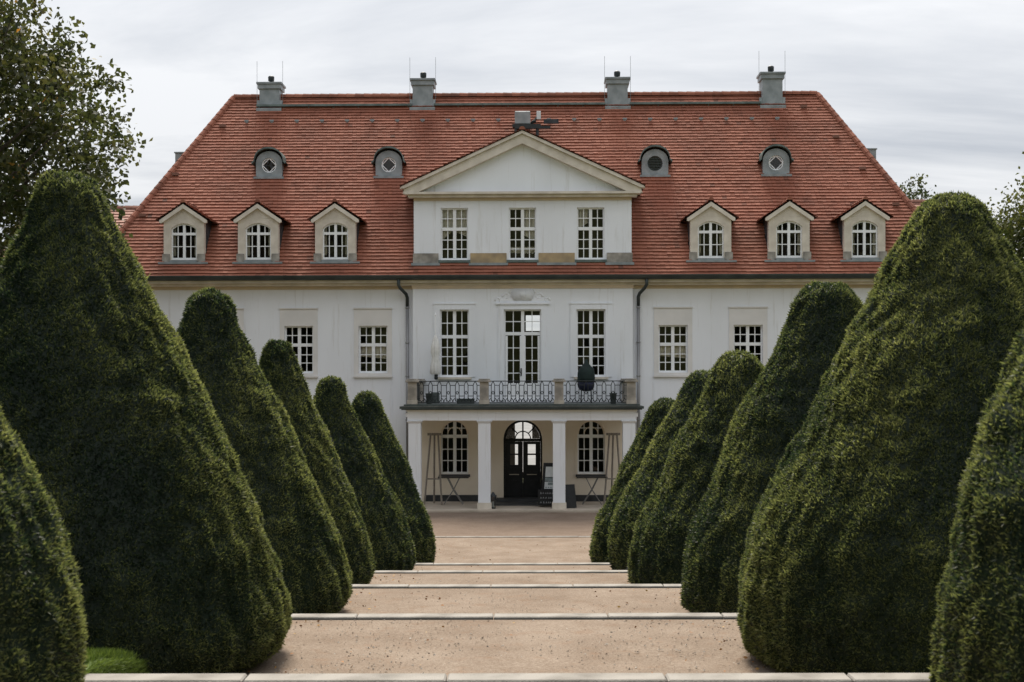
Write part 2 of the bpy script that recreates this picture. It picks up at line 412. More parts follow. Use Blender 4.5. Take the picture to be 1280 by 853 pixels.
def ridge_caps(mb, a, b, r=.13, step=.36, tint=.5):
    a, b = Vector(a), Vector(b); L = (b - a).length; d = (b - a) / L
    side = d.cross(Vector((0, 0, 1))).normalized(); up = side.cross(d).normalized()
    n = int(L / step)
    for k in range(n + 1):
        s0 = k * step; s1 = min(s0 + step * 1.06, L)
        if s1 - s0 < .03: continue
        tn = tint + random.gauss(0, .12)
        for q in range(5):
            a0, a1 = pi * q / 5 - .15 + .3 * (q == 0) * 0, pi * (q + 1) / 5
            pts = []
            for s_, rr, an in ((s0, r * 1.12, a0), (s0, r * 1.12, a1), (s1, r * .98, a1), (s1, r * .98, a0)):
                pts.append(tuple(a + d * s_ + side * (cos(an) * rr) + up * (sin(an) * rr)))
            mb.face(pts, tn)
        mb.face([tuple(a + d * s0 + side * (cos(pi*q/5) * r * 1.12) + up * (sin(pi*q/5) * r * 1.12)) for q in range(6)], tn)

# ------------------------------------------------------------------ ground, terraces and path
LEV = [2.75, 2.20, 1.65, 1.10, 0.55, 0.0]
KY = [9.4, 15.05, 20.9, 26.4, 31.6]
def terr(y, w=2.0, lag=0.0):
    z = LEV[0]
    for k, ky in enumerate(KY):
        t = min(1, max(0, (y - ky - lag) / w)); t = t * t * (3 - 2 * t)
        z += (LEV[k+1] - LEV[k]) * t
    return z

def hnoise(p, seed=0):
    """value noise on an (n,3) array"""
    i = np.floor(p).astype(np.int64); f = p - i; f = f * f * (3 - 2 * f)
    def h(a, b, c):
        x = (a * 374761393 + b * 668265263 + c * 2147483647 + seed * 974634777) & 0xFFFFFFFF
        x = ((x ^ (x >> 13)) * 1274126177) & 0xFFFFFFFF
        x = ((x ^ (x >> 16)) * 2246822519) & 0xFFFFFFFF
        return ((x ^ (x >> 15)) & 0xFFFFFF) / float(0xFFFFFF)
    x, y, z = i[:, 0], i[:, 1], i[:, 2]; fx, fy, fz = f[:, 0], f[:, 1], f[:, 2]
    def l(a, b, t): return a + (b - a) * t
    return l(l(l(h(x, y, z), h(x+1, y, z), fx), l(h(x, y+1, z), h(x+1, y+1, z), fx), fy),
             l(l(h(x, y, z+1), h(x+1, y, z+1), fx), l(h(x, y+1, z+1), h(x+1, y+1, z+1), fx), fy), fz) * 2 - 1

g = MB(); g.face([(-3000, -3000, -.06), (3000, -3000, -.06), (3000, 3000, -.06), (-3000, 3000, -.06)])
tag(g.build('ground', M['ground']), 'wide dull green ground running off beyond the garden', kind='structure')

def lawn_side(sx):
    mb = MB(); xs = [2.92, 3.3, 4, 5, 6.5, 9, 14, 22, 40, 70]; ys = [-40, -20, -8, 0, 5] + [9.0 + .2 * k for k in range(118)] + [34.5, 36.2]
    idx = {}
    for j, y in enumerate(ys):
        for i, x in enumerate(xs):
            idx[i, j] = mb.vert(sx * x, y, terr(y, 3.1 if sx < 0 else 1.0) + (.03 if sx < 0 else .0) + (.025 * sin(x * 2.1 + y * 1.3) if 0 < i else 0))
        idx['s', j] = mb.vert(sx * 2.92, y, terr(y) - .8)
    for j in range(len(ys) - 1):
        for i in range(len(xs) - 1):
            q = (idx[i, j], idx[i+1, j], idx[i+1, j+1], idx[i, j+1])
            mb.f.append(q if sx > 0 else q[::-1])
        q = (idx['s', j], idx[0, j], idx[0, j+1], idx['s', j+1])
        mb.f.append(q if sx > 0 else q[::-1])
    return mb
tag(lawn_side(-1).build('lawn', M['lawn'], smooth=True), 'mown lawn stepping down on the left of the gravel path', kind='structure')
tag(lawn_side(1).build('lawn', M['lawn'], smooth=True), 'mown lawn stepping down on the right of the gravel path', kind='structure')

def tread(y0, y1, z, x=2.90):
    mb = MB(); nx, ny = 24, 16; ix = {}
    for j in range(ny + 1):
        for i in range(nx + 1):
            X = -x + 2 * x * i / nx; Y = y0 + (y1 - y0) * j / ny
            e = 0 if j in (0, ny) else 1
            ix[i, j] = mb.vert(X, Y, z - .015 + e * .012 * sin(X * 1.7 + Y * .9) * cos(Y * 1.3 - X * .6))
    for j in range(ny):
        for i in range(nx): mb.f.append((ix[i, j], ix[i+1, j], ix[i+1, j+1], ix[i, j+1]))
    return mb
edges = [(-30, KY[0] - .34)] + [(KY[k] + 1.05, KY[k+1] - .34) for k in range(4)]
names = ['foreground above the nearest kerb', 'the widest terrace between the two nearest kerbs', 'the second terrace down', 'the third terrace down', 'the fourth narrow terrace']
for k, (a, b) in enumerate(edges):
    tag(tread(a, b, LEV[k]).build('gravel_path', M['gravel'], smooth=True), 'sandy gravel path on ' + names[k], kind='structure')
def sheet(name, x0, x1, y0, y1, z, m, label):
    mb = MB(); nx, ny = 12, 6; ix = {}
    for j in range(ny + 1):
        for i in range(nx + 1): ix[i, j] = mb.vert(x0 + (x1 - x0) * i / nx, y0 + (y1 - y0) * j / ny, z)
    for j in range(ny):
        for i in range(nx): mb.f.append((ix[i, j], ix[i+1, j], ix[i+1, j+1], ix[i, j+1]))
    return tag(mb.build(name, m), label, kind='structure')
sheet('gravel_path', -2.9, 2.9, KY[4] + 1.05, 36.2, -.012, M['gravel'], 'sandy gravel path at the foot of the last steps')
sheet('forecourt', -26, 26, 36.2, 41.55, -.010, M['gravel'], 'pale gravel forecourt in front of the house')
sheet('forecourt', -26, 26, 41.75, 53.4, -.012, M['court'], 'gravel forecourt along the house front, darkened in colour for the house shade')
sheet('pavement', -30, 30, 67.5, 330, -.02, M['rearcourt'], 'paved court behind the house')

ek = MB()
for k in range(26): ek.box(-26 + 2*k, -26 + 2*k + 1.985, 41.55, 41.75, -.1, .012)
strip = tag(empty('edging_strip', (0, 41.65, 0)), 'thin pale stone edging strip crossing the forecourt', 'edging')
proto = None
for k in range(26):
    if proto is None:
        b_ = MB(); b_.box(0, 1.985, -.1, .1, -.1, .012); proto = b_.mesh('edging_stone', M['kerb'], bevel=.006)
    link('edging_stone', proto, strip, (-26 + 2 * k, 0, random.uniform(-.003, .003)))

# stone steps: a pale kerb on top, three steps below it
stone_me = []
for q in range(4):
    b_ = MB(); L = 1.36 + .12 * (q % 3 - 1); b_.box(0, L - .008, -.23, .0, -.20, .0)
    stone_me.append((L, b_.mesh('kerb_stone', M['kerb'], bevel=.012)))
step_me = []
for q in range(3):
    b_ = MB(); L = 1.95 + .1 * (q - 1); b_.box(0, L - .01, 0, .36, -.17, 0)
    step_me.append((L, b_.mesh('step_stone', M['riser'], bevel=.01)))
step_lab = ['pale stone kerb and steps crossing the path at the bottom edge of the photo', 'pale stone kerb and steps just beyond the widest gravel terrace',
            'pale stone kerb and steps third from the camera', 'thin pale stone kerb and steps fourth from the camera', 'farthest pale stone kerb and steps, nearest to the house']
for k in range(5):
    t = tag(empty('garden_steps', (0, KY[k], LEV[k])), step_lab[k], 'steps', 'steps between the garden terraces')
    x = -3.04; q = k
    while x < 3.0:
        L, me = stone_me[q % 4]; q += 1
        o = link('kerb_stone', me, t, (x, random.uniform(-.006, .006), random.uniform(-.003, .003)))
        if x + L > 3.04: o.scale = ((3.04 - x) / L, 1, 1)
        x += L
    for r in range(2):
        x = -2.9; q = k + r
        while x < 2.85:
            L, me = step_me[q % 3]; q += 1
            o = link('step_stone', me, t, (x, .004 + .36 * r, -.183 * (r + 1)))
            if x + L > 2.9: o.scale = ((2.9 - x) / L, 1, 1)
            x += L
    b_ = MB(); b_.box(-2.88, 2.88, -.30, 1.06, -.8, -.205 - .0); 
    b2_ = MB(); b2_.box(-2.88, 2.88, -.30, .0, -.9, -.202); b2_.box(-2.88, 2.88, .0, .36, -.9, -.355); b2_.box(-2.88, 2.88, .36, 1.06, -.9, -.552)
    b2_.build('step_footing', M['riser'], t)

# ------------------------------------------------------------------ the palace
PAL = tag(empty('manor_house', (0.42, 53.5, 0), radians(-1.2)), 'long white baroque manor house with red tiled hipped roof and central pediment', 'manor house')
EAVE, RV, RZ, EV = 8.72, 6.5, 17.12, -0.62
HW, RHW = 17.0, 12.7
K = (RZ - EAVE) / (RV - EV)
def roof_z(v): return EAVE + (v - EV) * K
def roof_v(z): return EV + (z - EAVE) / K

# --- windows
pane_cache = {}
def pane_mesh(w, h):
    key = (round(w, 3), round(h, 3))
    if key not in pane_cache:
        b = MB(); b.face([(-w/2, 0, -h/2), (w/2, 0, -h/2), (w/2, 0, h/2), (-w/2, 0, h/2)]); pane_cache[key] = b.mesh('pane', M['glass'])
    return pane_cache[key]
def curtain(parent, u, z0, w, h, v, kind, mt='curtain'):
    mb = MB(); n = 22
    def strip(a, b, zt, zb0, zb1):
        cols = []
        for k in range(n + 1):
            x = a + (b - a) * k / n; y = v + .05 * sin(k * 1.9) + .02 * sin(k * .7)
            zb = zb0 + (zb1 - zb0) * k / n
            cols.append((mb.vert(x, y, zb), mb.vert(x, y, zt)))
        for p, q in zip(cols, cols[1:]): mb.f.append((p[0], q[0], q[1], p[1]))
    if kind == 'swag':       # tied back to both sides, high in the middle
        strip(u - w * .5, u + w * .02, z0 + h, z0 + h * .38, z0 + h * .62); strip(u + w * .05, u + w * .5, z0 + h, z0 + h * .55, z0 + h * .45)
    elif kind == 'right': strip(u - w * .02, u + w * .5, z0 + h, z0 + h * .5, z0 + h * .36)
    elif kind == 'left': strip(u - w * .5, u - w * .1, z0 + h, z0 + h * .58, z0 + h * .72)
    elif kind == 'sides': strip(u - w * .5, u - w * .36, z0 + h, z0, z0); strip(u + w * .36, u + w * .5, z0 + h, z0, z0)
    elif kind == 'half': strip(u - w * .5, u + w * .5, z0 + h * .58, z0 + h * .36, z0 + h * .30)
    mb.build('curtain', M[mt], parent, smooth=True)
def window(u, z0, w, h, v, up, lo, tfrac, cols=4, panes=True, sill=None, arch=None, cur=None, door=False, parent=None, name='window'):
    """casement window with mullion and transom; opening from z0 to z0+h; v is the wall face"""
    fr = MB(); y0, y1 = v + .13, v + .21; a, b = u - w/2, u + w/2; zt = z0 + h; f = .055; m = .062; zt_ = z0 + h * tfrac
    fr.box(a, a + f, y0, y1, z0, zt); fr.box(b - f, b, y0, y1, z0, zt)
    fr.box(a + f, b - f, y0, y1, zt - f, zt); fr.box(a + f, b - f, y0, y1, z0, z0 + f * 1.5)
    fr.box(u - m, u + m, y0 - .015, y1, z0 + f * 1.5, zt_ - m); fr.box(u - m, u + m, y0 - .015, y1, zt_ + m, zt - f)
    fr.box(a + f, b - f, y0 - .02, y1, zt_ - m, zt_ + m)
    W = fr.build(name, M['paint'], parent or PAL)
    bars = MB(); half = cols // 2; bw = .017; yb0, yb1 = y0 + .02, y1 - .022
    fields = []
    for side in (0, 1):
        fa, fb = (a + f, u - m) if side == 0 else (u + m, b - f)
        for (za, zb, rows) in ((z0 + f * 1.5, zt_ - m, lo), (zt_ + m, zt - f, up)):
            fields.append((fa, fb, za, zb, rows))
            for k in range(1, half): x = fa + (fb - fa) * k / half; bars.box(x - bw, x + bw, yb0, yb1, za, zb)
            for k in range(1, rows):
                z = za + (zb - za) * k / rows
                for q in range(half):
                    xa = fa + (fb - fa) * q / half + (bw if q else 0); xb = fa + (fb - fa) * (q + 1) / half - (bw if q < half - 1 else 0)
                    bars.box(xa, xb, yb0, yb1, z - bw, z + bw)
    bars.build('glazing_bars', M['paint'], W)
    if panes:
        for fa, fb, za, zb, rows in fields:
            pw, ph = (fb - fa) / half, (zb - za) / rows
            me = pane_mesh(pw, ph)
            for q in range(half):
                for r in range(rows):
                    o = link('pane', me, W, (fa + pw * (q + .5), v + .185 , za + ph * (r + .5)))
                    o.rotation_euler = (random.uniform(-.012, .012), 0, random.uniform(-.012, .012))
    else:
        gb = MB(); gb.face([(a + .02, v + .185, z0 + .02), (b - .02, v + .185, z0 + .02), (b - .02, v + .185, zt - .02), (a + .02, v + .185, zt - .02)]); gb.build('glass', M['glass'], W)
    if sill:
        sb = MB(); sb.box(a - .1, b + .1, v - .09, v + .125, z0 - .09, z0 - .003); sb.build('sill', M[sill], W)
    if cur: curtain(W, u, z0, w, h, v + .285, cur)
    return W

WINGU = (5.83, 8.73, 11.63)
WZ0, WW, WH = 5.02, 1.12, 1.84            # small wing windows
WT = (8.40)
holes_l = [(-u - WW/2, -u + WW/2, WZ0, WZ0 + WH) for u in WINGU]
holes_r = [(u - WW/2, u + WW/2, WZ0, WZ0 + WH) for u in WINGU]
CV, CHW = -.30, 4.25                      # central projection
mb = MB(); holed_wall(mb, -16.4, -CHW, 0, WT, holes_l, 0, .35); mb.build('wall', M['white'], PAL)
mb = MB(); holed_wall(mb, CHW, 16.4, 0, WT, holes_r, 0, .35); mb.build('wall', M['white'], PAL)
CW = 2.64
cen_holes = [(-CW - .56, -CW + .56, 4.86, 7.47), (CW - .56, CW + .56, 4.86, 7.47), (-.72, .72, 3.95, 7.47)]
low_holes = [(-CW - .53, -CW + .53, 1.10, 3.19), (CW - .53, CW + .53, 1.10, 3.19), (-.75, .75, .14, 3.20)]
mb = MB(); holed_wall(mb, -CHW, CHW, 3.7, WT, cen_holes, CV, .35)
mb.build('wall', M['white'], PAL)
mb = MB(); holed_wall(mb, -CHW, CHW, 0, 3.696, low_holes, CV, .35)
for c in (-CW, CW): arch_fill(mb, c - .53, c + .53, 2.66, 3.19, CV, CV + .35)
arch_fill(mb, -.75, .75, 2.45, 3.20, CV, CV + .35)
mb.build('wall', M['cream'], PAL)
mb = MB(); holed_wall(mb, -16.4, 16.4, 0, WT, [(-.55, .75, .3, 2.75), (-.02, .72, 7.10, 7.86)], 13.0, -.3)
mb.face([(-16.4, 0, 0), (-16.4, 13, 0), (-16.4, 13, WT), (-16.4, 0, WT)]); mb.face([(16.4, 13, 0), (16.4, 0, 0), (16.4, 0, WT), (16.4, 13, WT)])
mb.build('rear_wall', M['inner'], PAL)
# partition walls and floor inside
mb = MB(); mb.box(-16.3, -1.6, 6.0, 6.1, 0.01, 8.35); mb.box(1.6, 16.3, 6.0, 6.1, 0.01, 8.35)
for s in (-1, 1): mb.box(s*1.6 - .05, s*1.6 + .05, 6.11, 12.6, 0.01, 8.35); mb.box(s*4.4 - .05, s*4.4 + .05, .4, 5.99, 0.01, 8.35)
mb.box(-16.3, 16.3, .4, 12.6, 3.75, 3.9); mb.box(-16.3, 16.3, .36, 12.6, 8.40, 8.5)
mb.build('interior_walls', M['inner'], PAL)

# small plinth
mb = MB(); mb.box(-16.45, -CHW - .02, -.05, -.002, 0, .45); mb.box(CHW + .02, 16.45, -.05, -.002, 0, .45); mb.build('plinth', M['stone_grey'], PAL)

curs = {5.83: 'half', -5.83: 'half', 8.73: None, -8.73: None}  # inner wing windows: pale curtain bands imitate white reflections in the glass
for s in (-1, 1):
    for u in WINGU:
        c = s * u
        W = window(c, WZ0, WW, WH, 0, 2, 3, .60, panes=u < 11, sill=None, cur=curs.get(c))
        p = MB(); holed_wall(p, c - .74, c + .74, WZ0 - .10, WZ0 + 2.50, [(c - WW/2 - .002, c + WW/2 + .002, WZ0 - .002, WZ0 + WH + .002)], -.03, .028)
        p.build('window_surround', M['panel'], W)
        p = MB(); p.box(c - .76, c + .76, -.075, -.001, WZ0 + 2.502, WZ0 + 2.55); p.build('drip_moulding', M['panel'], W); p = MB(); p.box(c - .76, c + .76, -.095, -.001, WZ0 - .17, WZ0 - .102); p.build('sill', M['panel'], W)
        p = MB(); p.box(c - .74, c - .715, -.018, -.001, .6, WZ0 - .18); p.box(c + .715, c + .74, -.018, -.001, .6, WZ0 - .18); p.build('wall_strip', M['white'], W)
for c in (-CW, CW):
    W = window(c, 4.86, 1.12, 2.61, CV, 2, 4, .60, sill='stone_pale')
    p = MB(); a, b, zt = c - .56, c + .56, 7.47
    p.box(a - .24, a, CV - .035, CV - .001, 4.86, zt); p.box(b, b + .24, CV - .035, CV - .001, 4.86, zt); p.box(a - .24, b + .24, CV - .035, CV - .001, zt + .001, zt + .20)
    p.box(a - .26, b + .26, CV - .06, CV - .001, zt + .201, zt + .245); p.build('window_surround', M['white'], W)
# balcony door
W = window(0, 3.95, 1.44, 3.52, CV, 2, 5, .735, name='french_door', cols=4)
p = MB(); p.box(-.94, -.72, CV - .035, CV - .001, 3.95, 7.47); p.box(.72, .94, CV - .035, CV - .001, 3.95, 7.47); p.box(-.94, .94, CV - .035, CV - .001, 7.471, 7.66)
p.box(-1.04, 1.04, CV - .09, CV - .001, 7.661, 7.73); p.build('window_surround', M['white'], W)
p = MB(); p.box(-.66, -.58, CV + .10, CV + .129, 4.0, 6.45); p.box(.58, .66, CV + .10, CV + .129, 4.0, 6.45); p.box(-.11, .11, CV + .085, CV + .112, 4.0, 6.45)
p.box(-.579, -.111, CV + .10, CV + .129, 4.0, 4.62); p.box(.111, .579, CV + .10, CV + .129, 4.0, 4.62); p.build('door_stile', M['paint'], W)
p = MB(); p.tube([(-.06, CV + .06, 5.05), (-.06, CV + .03, 5.05), (-.17, CV + .03, 5.05)], .018, 6); p.box(-.085, -.035, CV + .062, CV + .084, 4.9, 5.2); p.build('door_handle', M['iron'], W)
# relief cartouche over it
p = MB()
for s in (-1, 1):
    for q in range(3):
        cx, cz, r0 = s * (.30 + .32 * q), 8.10 - .14 * q, .20 - .04 * q
        p.tube([(cx + s * cos(t_ * 5.4) * r0 * (1 - t_ * .75), CV + .012, cz + sin(t_ * 5.4) * r0 * (1 - t_ * .75)) for t_ in [k / 12 for k in range(13)]], [.045 - .02 * k / 12 for k in range(13)], 6)
p.prism([(-.34, 7.82), (.34, 7.82), (.46, 8.0), (.40, 8.2), (.22, 8.32), (-.22, 8.32), (-.40, 8.2), (-.46, 8.0)], CV - .035, CV - .001)
p.lathe([(.02, 7.9), (.12, 7.95), (.16, 8.06), (.12, 8.18), (.02, 8.23)], 0, CV + .04, 12)
p.build('cartouche', M['white'], PAL, smooth=True)

# --- cornice, gutter, downpipes
p = MB()
p.box(-16.75, 16.75, -.34, .1, 8.405, 8.50); p.box(-16.95, 16.95, -.55, .1, 8.501, 8.60)
p.box(-16.75, -16.42, .11, 13.2, 8.405, 8.6); p.box(16.42, 16.75, .11, 13.2, 8.405, 8.6)
p.build('cornice', M['stone_pale'], PAL)
p = MB(); p.box(-16.5, -CHW - .01, -.05, -.001, 8.28, 8.403); p.box(CHW + .01, 16.5, -.05, -.001, 8.28, 8.403); p.box(-CHW - .03, CHW + .03, CV - .04, CV - .001, 8.28, 8.403); p.build('ochre_band', M['ochre'], PAL)  # ochre under the eaves: warm light off the soffit put into the colour
p = MB()
gp = [(-.70 - .13 * cos(a_), 8.74 - .13 * sin(a_)) for a_ in [pi * k / 8 for k in range(9)]]
for k in range(len(gp) - 1):
    (y0, z0), (y1, z1) = gp[k], gp[k + 1]
    p.face([(-17.1, y0, z0), (17.1, y0, z0), (17.1, y1, z1), (-17.1, y1, z1)])
p.box(-17.1, 17.1, -.845, -.815, 8.735, 8.775); p.box(-17.1, 17.1, -.62, -.56, 8.602, 8.71)
for k in range(44): x = -17 + 34 * k / 43; p.box(x - .012, x + .012, -.85, -.55, 8.777, 8.787)
p.build('gutter', M['gutter'], PAL)
for s, du in ((-1, 0), (1, 0)):
    x = s * 4.48; p = MB()
    p.tube([(x - .28 * (1), -.70, 8.62), (x - .28, -.70, 8.40), (x - .22, -.62, 8.28), (x - .04, -.2, 8.08), (x, -.12, 7.95), (x, -.12, 7.6)] if s < 0 else
           [(x + .28, -.70, 8.62), (x + .28, -.70, 8.40), (x + .22, -.62, 8.28), (x + .04, -.2, 8.08), (x, -.12, 7.95), (x, -.12, 7.6)], .065, 10)
    o = p.build('downpipe', M['gutter'], PAL, smooth=True)
    q = MB(); q.tube([(x, -.12, 7.60), (x, -.12, .05)], .062, 10)
    for z in (7.55, 6.2, 4.9, 3.2, 1.6): q.lathe([(.075, z - .03), (.08, z), (.075, z + .03)], x, -.12, 10)
    q.build('pipe_section', M['pipe'], o, smooth=True)

# --- main roof
ROOF = MB()
A, B, C_, D = (-HW, EV, EAVE - .03), (HW, EV, EAVE - .03), (HW, 13.62, EAVE - .03), (-HW, 13.62, EAVE - .03)
R1, R2 = (-RHW, RV, RZ - .03), (RHW, RV, RZ - .03)
ROOF.face([A, B, R2, R1]); ROOF.face([B, C_, R2]); ROOF.face([C_, D, R1, R2]); ROOF.face([D, A, R1])
roof = ROOF.build('roof', M['deck'], PAL)
sl = sqrt((RV - EV) ** 2 + (RZ - EAVE) ** 2)
Sv = Vector((0, RV - EV, RZ - EAVE)) / sl; Nv = Vector((0, -(RZ - EAVE), RV - EV)) / sl
DORM = [-13.22, -10.31, -7.29, 7.29, 10.31, 13.22]
ROUND = [-10.5, -5.55, 5.4, 10.35]
def skip_main(u, t):
    z = EAVE + (RZ - EAVE) * t / sl
    for d in DORM:
        if abs(u - d) < .74 and 9.35 < z < 11.1: return True
    if abs(u) < 4.18 and 9.3 < z < 12: return True
    for d in ROUND:
        if abs(u - d) < .5 and 13.15 < z < 14.2: return True
    return False
mb = MB()
tiles_on(mb, (0, EV, EAVE), (1, 0, 0), Sv, Nv, sl, lambda t: (-HW + (HW - RHW) * t / sl, HW - (HW - RHW) * t / sl), skip=skip_main)
tag(mb.build('roof_tiles', M['tile'], roof), kind='stuff')
mb = MB()
for s in (-1, 1):
    hl = sqrt((HW - RHW) ** 2 + (RZ - EAVE) ** 2); hs = Vector((-s * (HW - RHW), 0, RZ - EAVE)) / hl; hn = Vector((s * (RZ - EAVE), 0, HW - RHW)) / hl
    tiles_on(mb, (s * HW, RV, EAVE), (0, s, 0), hs, hn, hl, lambda t: (-(7.12) * (1 - t / hl), 7.12 * (1 - t / hl)), tw=.36, course=.187)
tiles_on(mb, (0, 13.62, EAVE), (-1, 0, 0), (0, -Sv.y, Sv.z), (0, -Nv.y, Nv.z), sl, lambda t: (-HW + (HW - RHW) * t / sl, HW - (HW - RHW) * t / sl), tw=.9, course=.374)
tag(mb.build('side_roof_tiles', M['tile'], roof), kind='stuff')
mb = MB()
ridge_caps(mb, (-RHW, RV, RZ), (RHW, RV, RZ), .14, .38)
for s in (-1, 1): ridge_caps(mb, (s * HW, EV, EAVE), (s * RHW, RV, RZ), .13, .36)
tag(mb.build('ridge_tiles', M['tile'], roof), kind='stuff')
# ridge walkway board and roof hooks
p = MB(); vy = 6.0
for a, b in ((-11.6, -4.86), (-3.9, 3.5), (4.55, 10.2)): p.box(a, b, vy - .12, vy + .14, roof_z(vy) + .08, roof_z(vy) + .17)
for a in np.arange(-11.5, 10.2, 1.08): p.box(a - .02, a + .02, vy - .02, vy + .02, roof_z(vy) - .02, roof_z(vy) + .08)
p.build('roof_walkway', M['copper'], roof)
hk = MB(); hk.box(-.05, .05, -.03, .03, 0, .13); hk.box(-.09, .09, -.07, -.032, .06, .13); hkm = hk.mesh('roof_hook', M['zinc'])
for k in range(22):
    v = 5.35; link('roof_hook', hkm, roof, (-11.9 + k * 1.08, v, roof_z(v) + .02))
for u, v in ((-15.3, 1.6), (-14.4, 3.2), (-12.9, 5.2), (12.0, 5.9), (13.1, 4.6), (13.9, 3.3), (14.9, 1.9), (15.4, 0.7), (-16, .5)):
    b_ = MB(); b_.box(-.13, .13, -.12, .06, -.02, .10); b_.build('vent_tile', M['tile_old'], roof, loc=(u, v, roof_z(v) + .02))
# metal boxes on the hips
for s in (-1, 1):
    p = MB(); p.box(-.32, .32, -.3, .3, -.3, .24); p.box(-.36, .36, -.34, .34, .241, .29); p.build('hip_vent', M['zinc'], roof, loc=(s * 14.42, 4.7, 14.12))

# --- chimneys
def chimney(u, v, zt):
    zb = roof_z(v - .45) - .3
    p = MB(); p.box(-.43, .43, -.42, .42, zb, zt - .28)
    ch = p.build('chimney', M['zinc'], PAL, loc=(u, v, 0))
    p = MB(); p.box(-.50, .50, -.49, .49, zt - .279, zt - .08); p.box(-.55, .55, -.54, .54, zt - .079, zt); p.build('chimney_cap', M['zinc'], ch)
    p = MB(); p.lathe([(.06, zt + .001), (.06, zt + .13), (.13, zt + .14), (.14, zt + .32), (.1, zt + .36)], 0, 0, 12); p.build('flue', M['iron'], ch, smooth=True)
    zr = roof_z(v - .56)
    p = MB(); p.box(-.55, .55, -.58, -.425, zr - .05, zr + .14); p.box(-.55, -.435, -.42, .2, zr + .1, zr + .5); p.box(.435, .55, -.42, .2, zr + .1, zr + .5); p.build('flashing', M['zinc'], ch)
    p = MB()
    for s in (-1, 1): p.tube([(s * .56, -.3, zt - .9), (s * .56, -.3, zt + .95)], .008, 5)
    p.build('lightning_rod', M['zinc'], ch)
for u, z in ((-11.06, 17.68), (-4.4, 17.80), (4.04, 17.80), (10.7, 17.98)): chimney(u, 6.45, z)

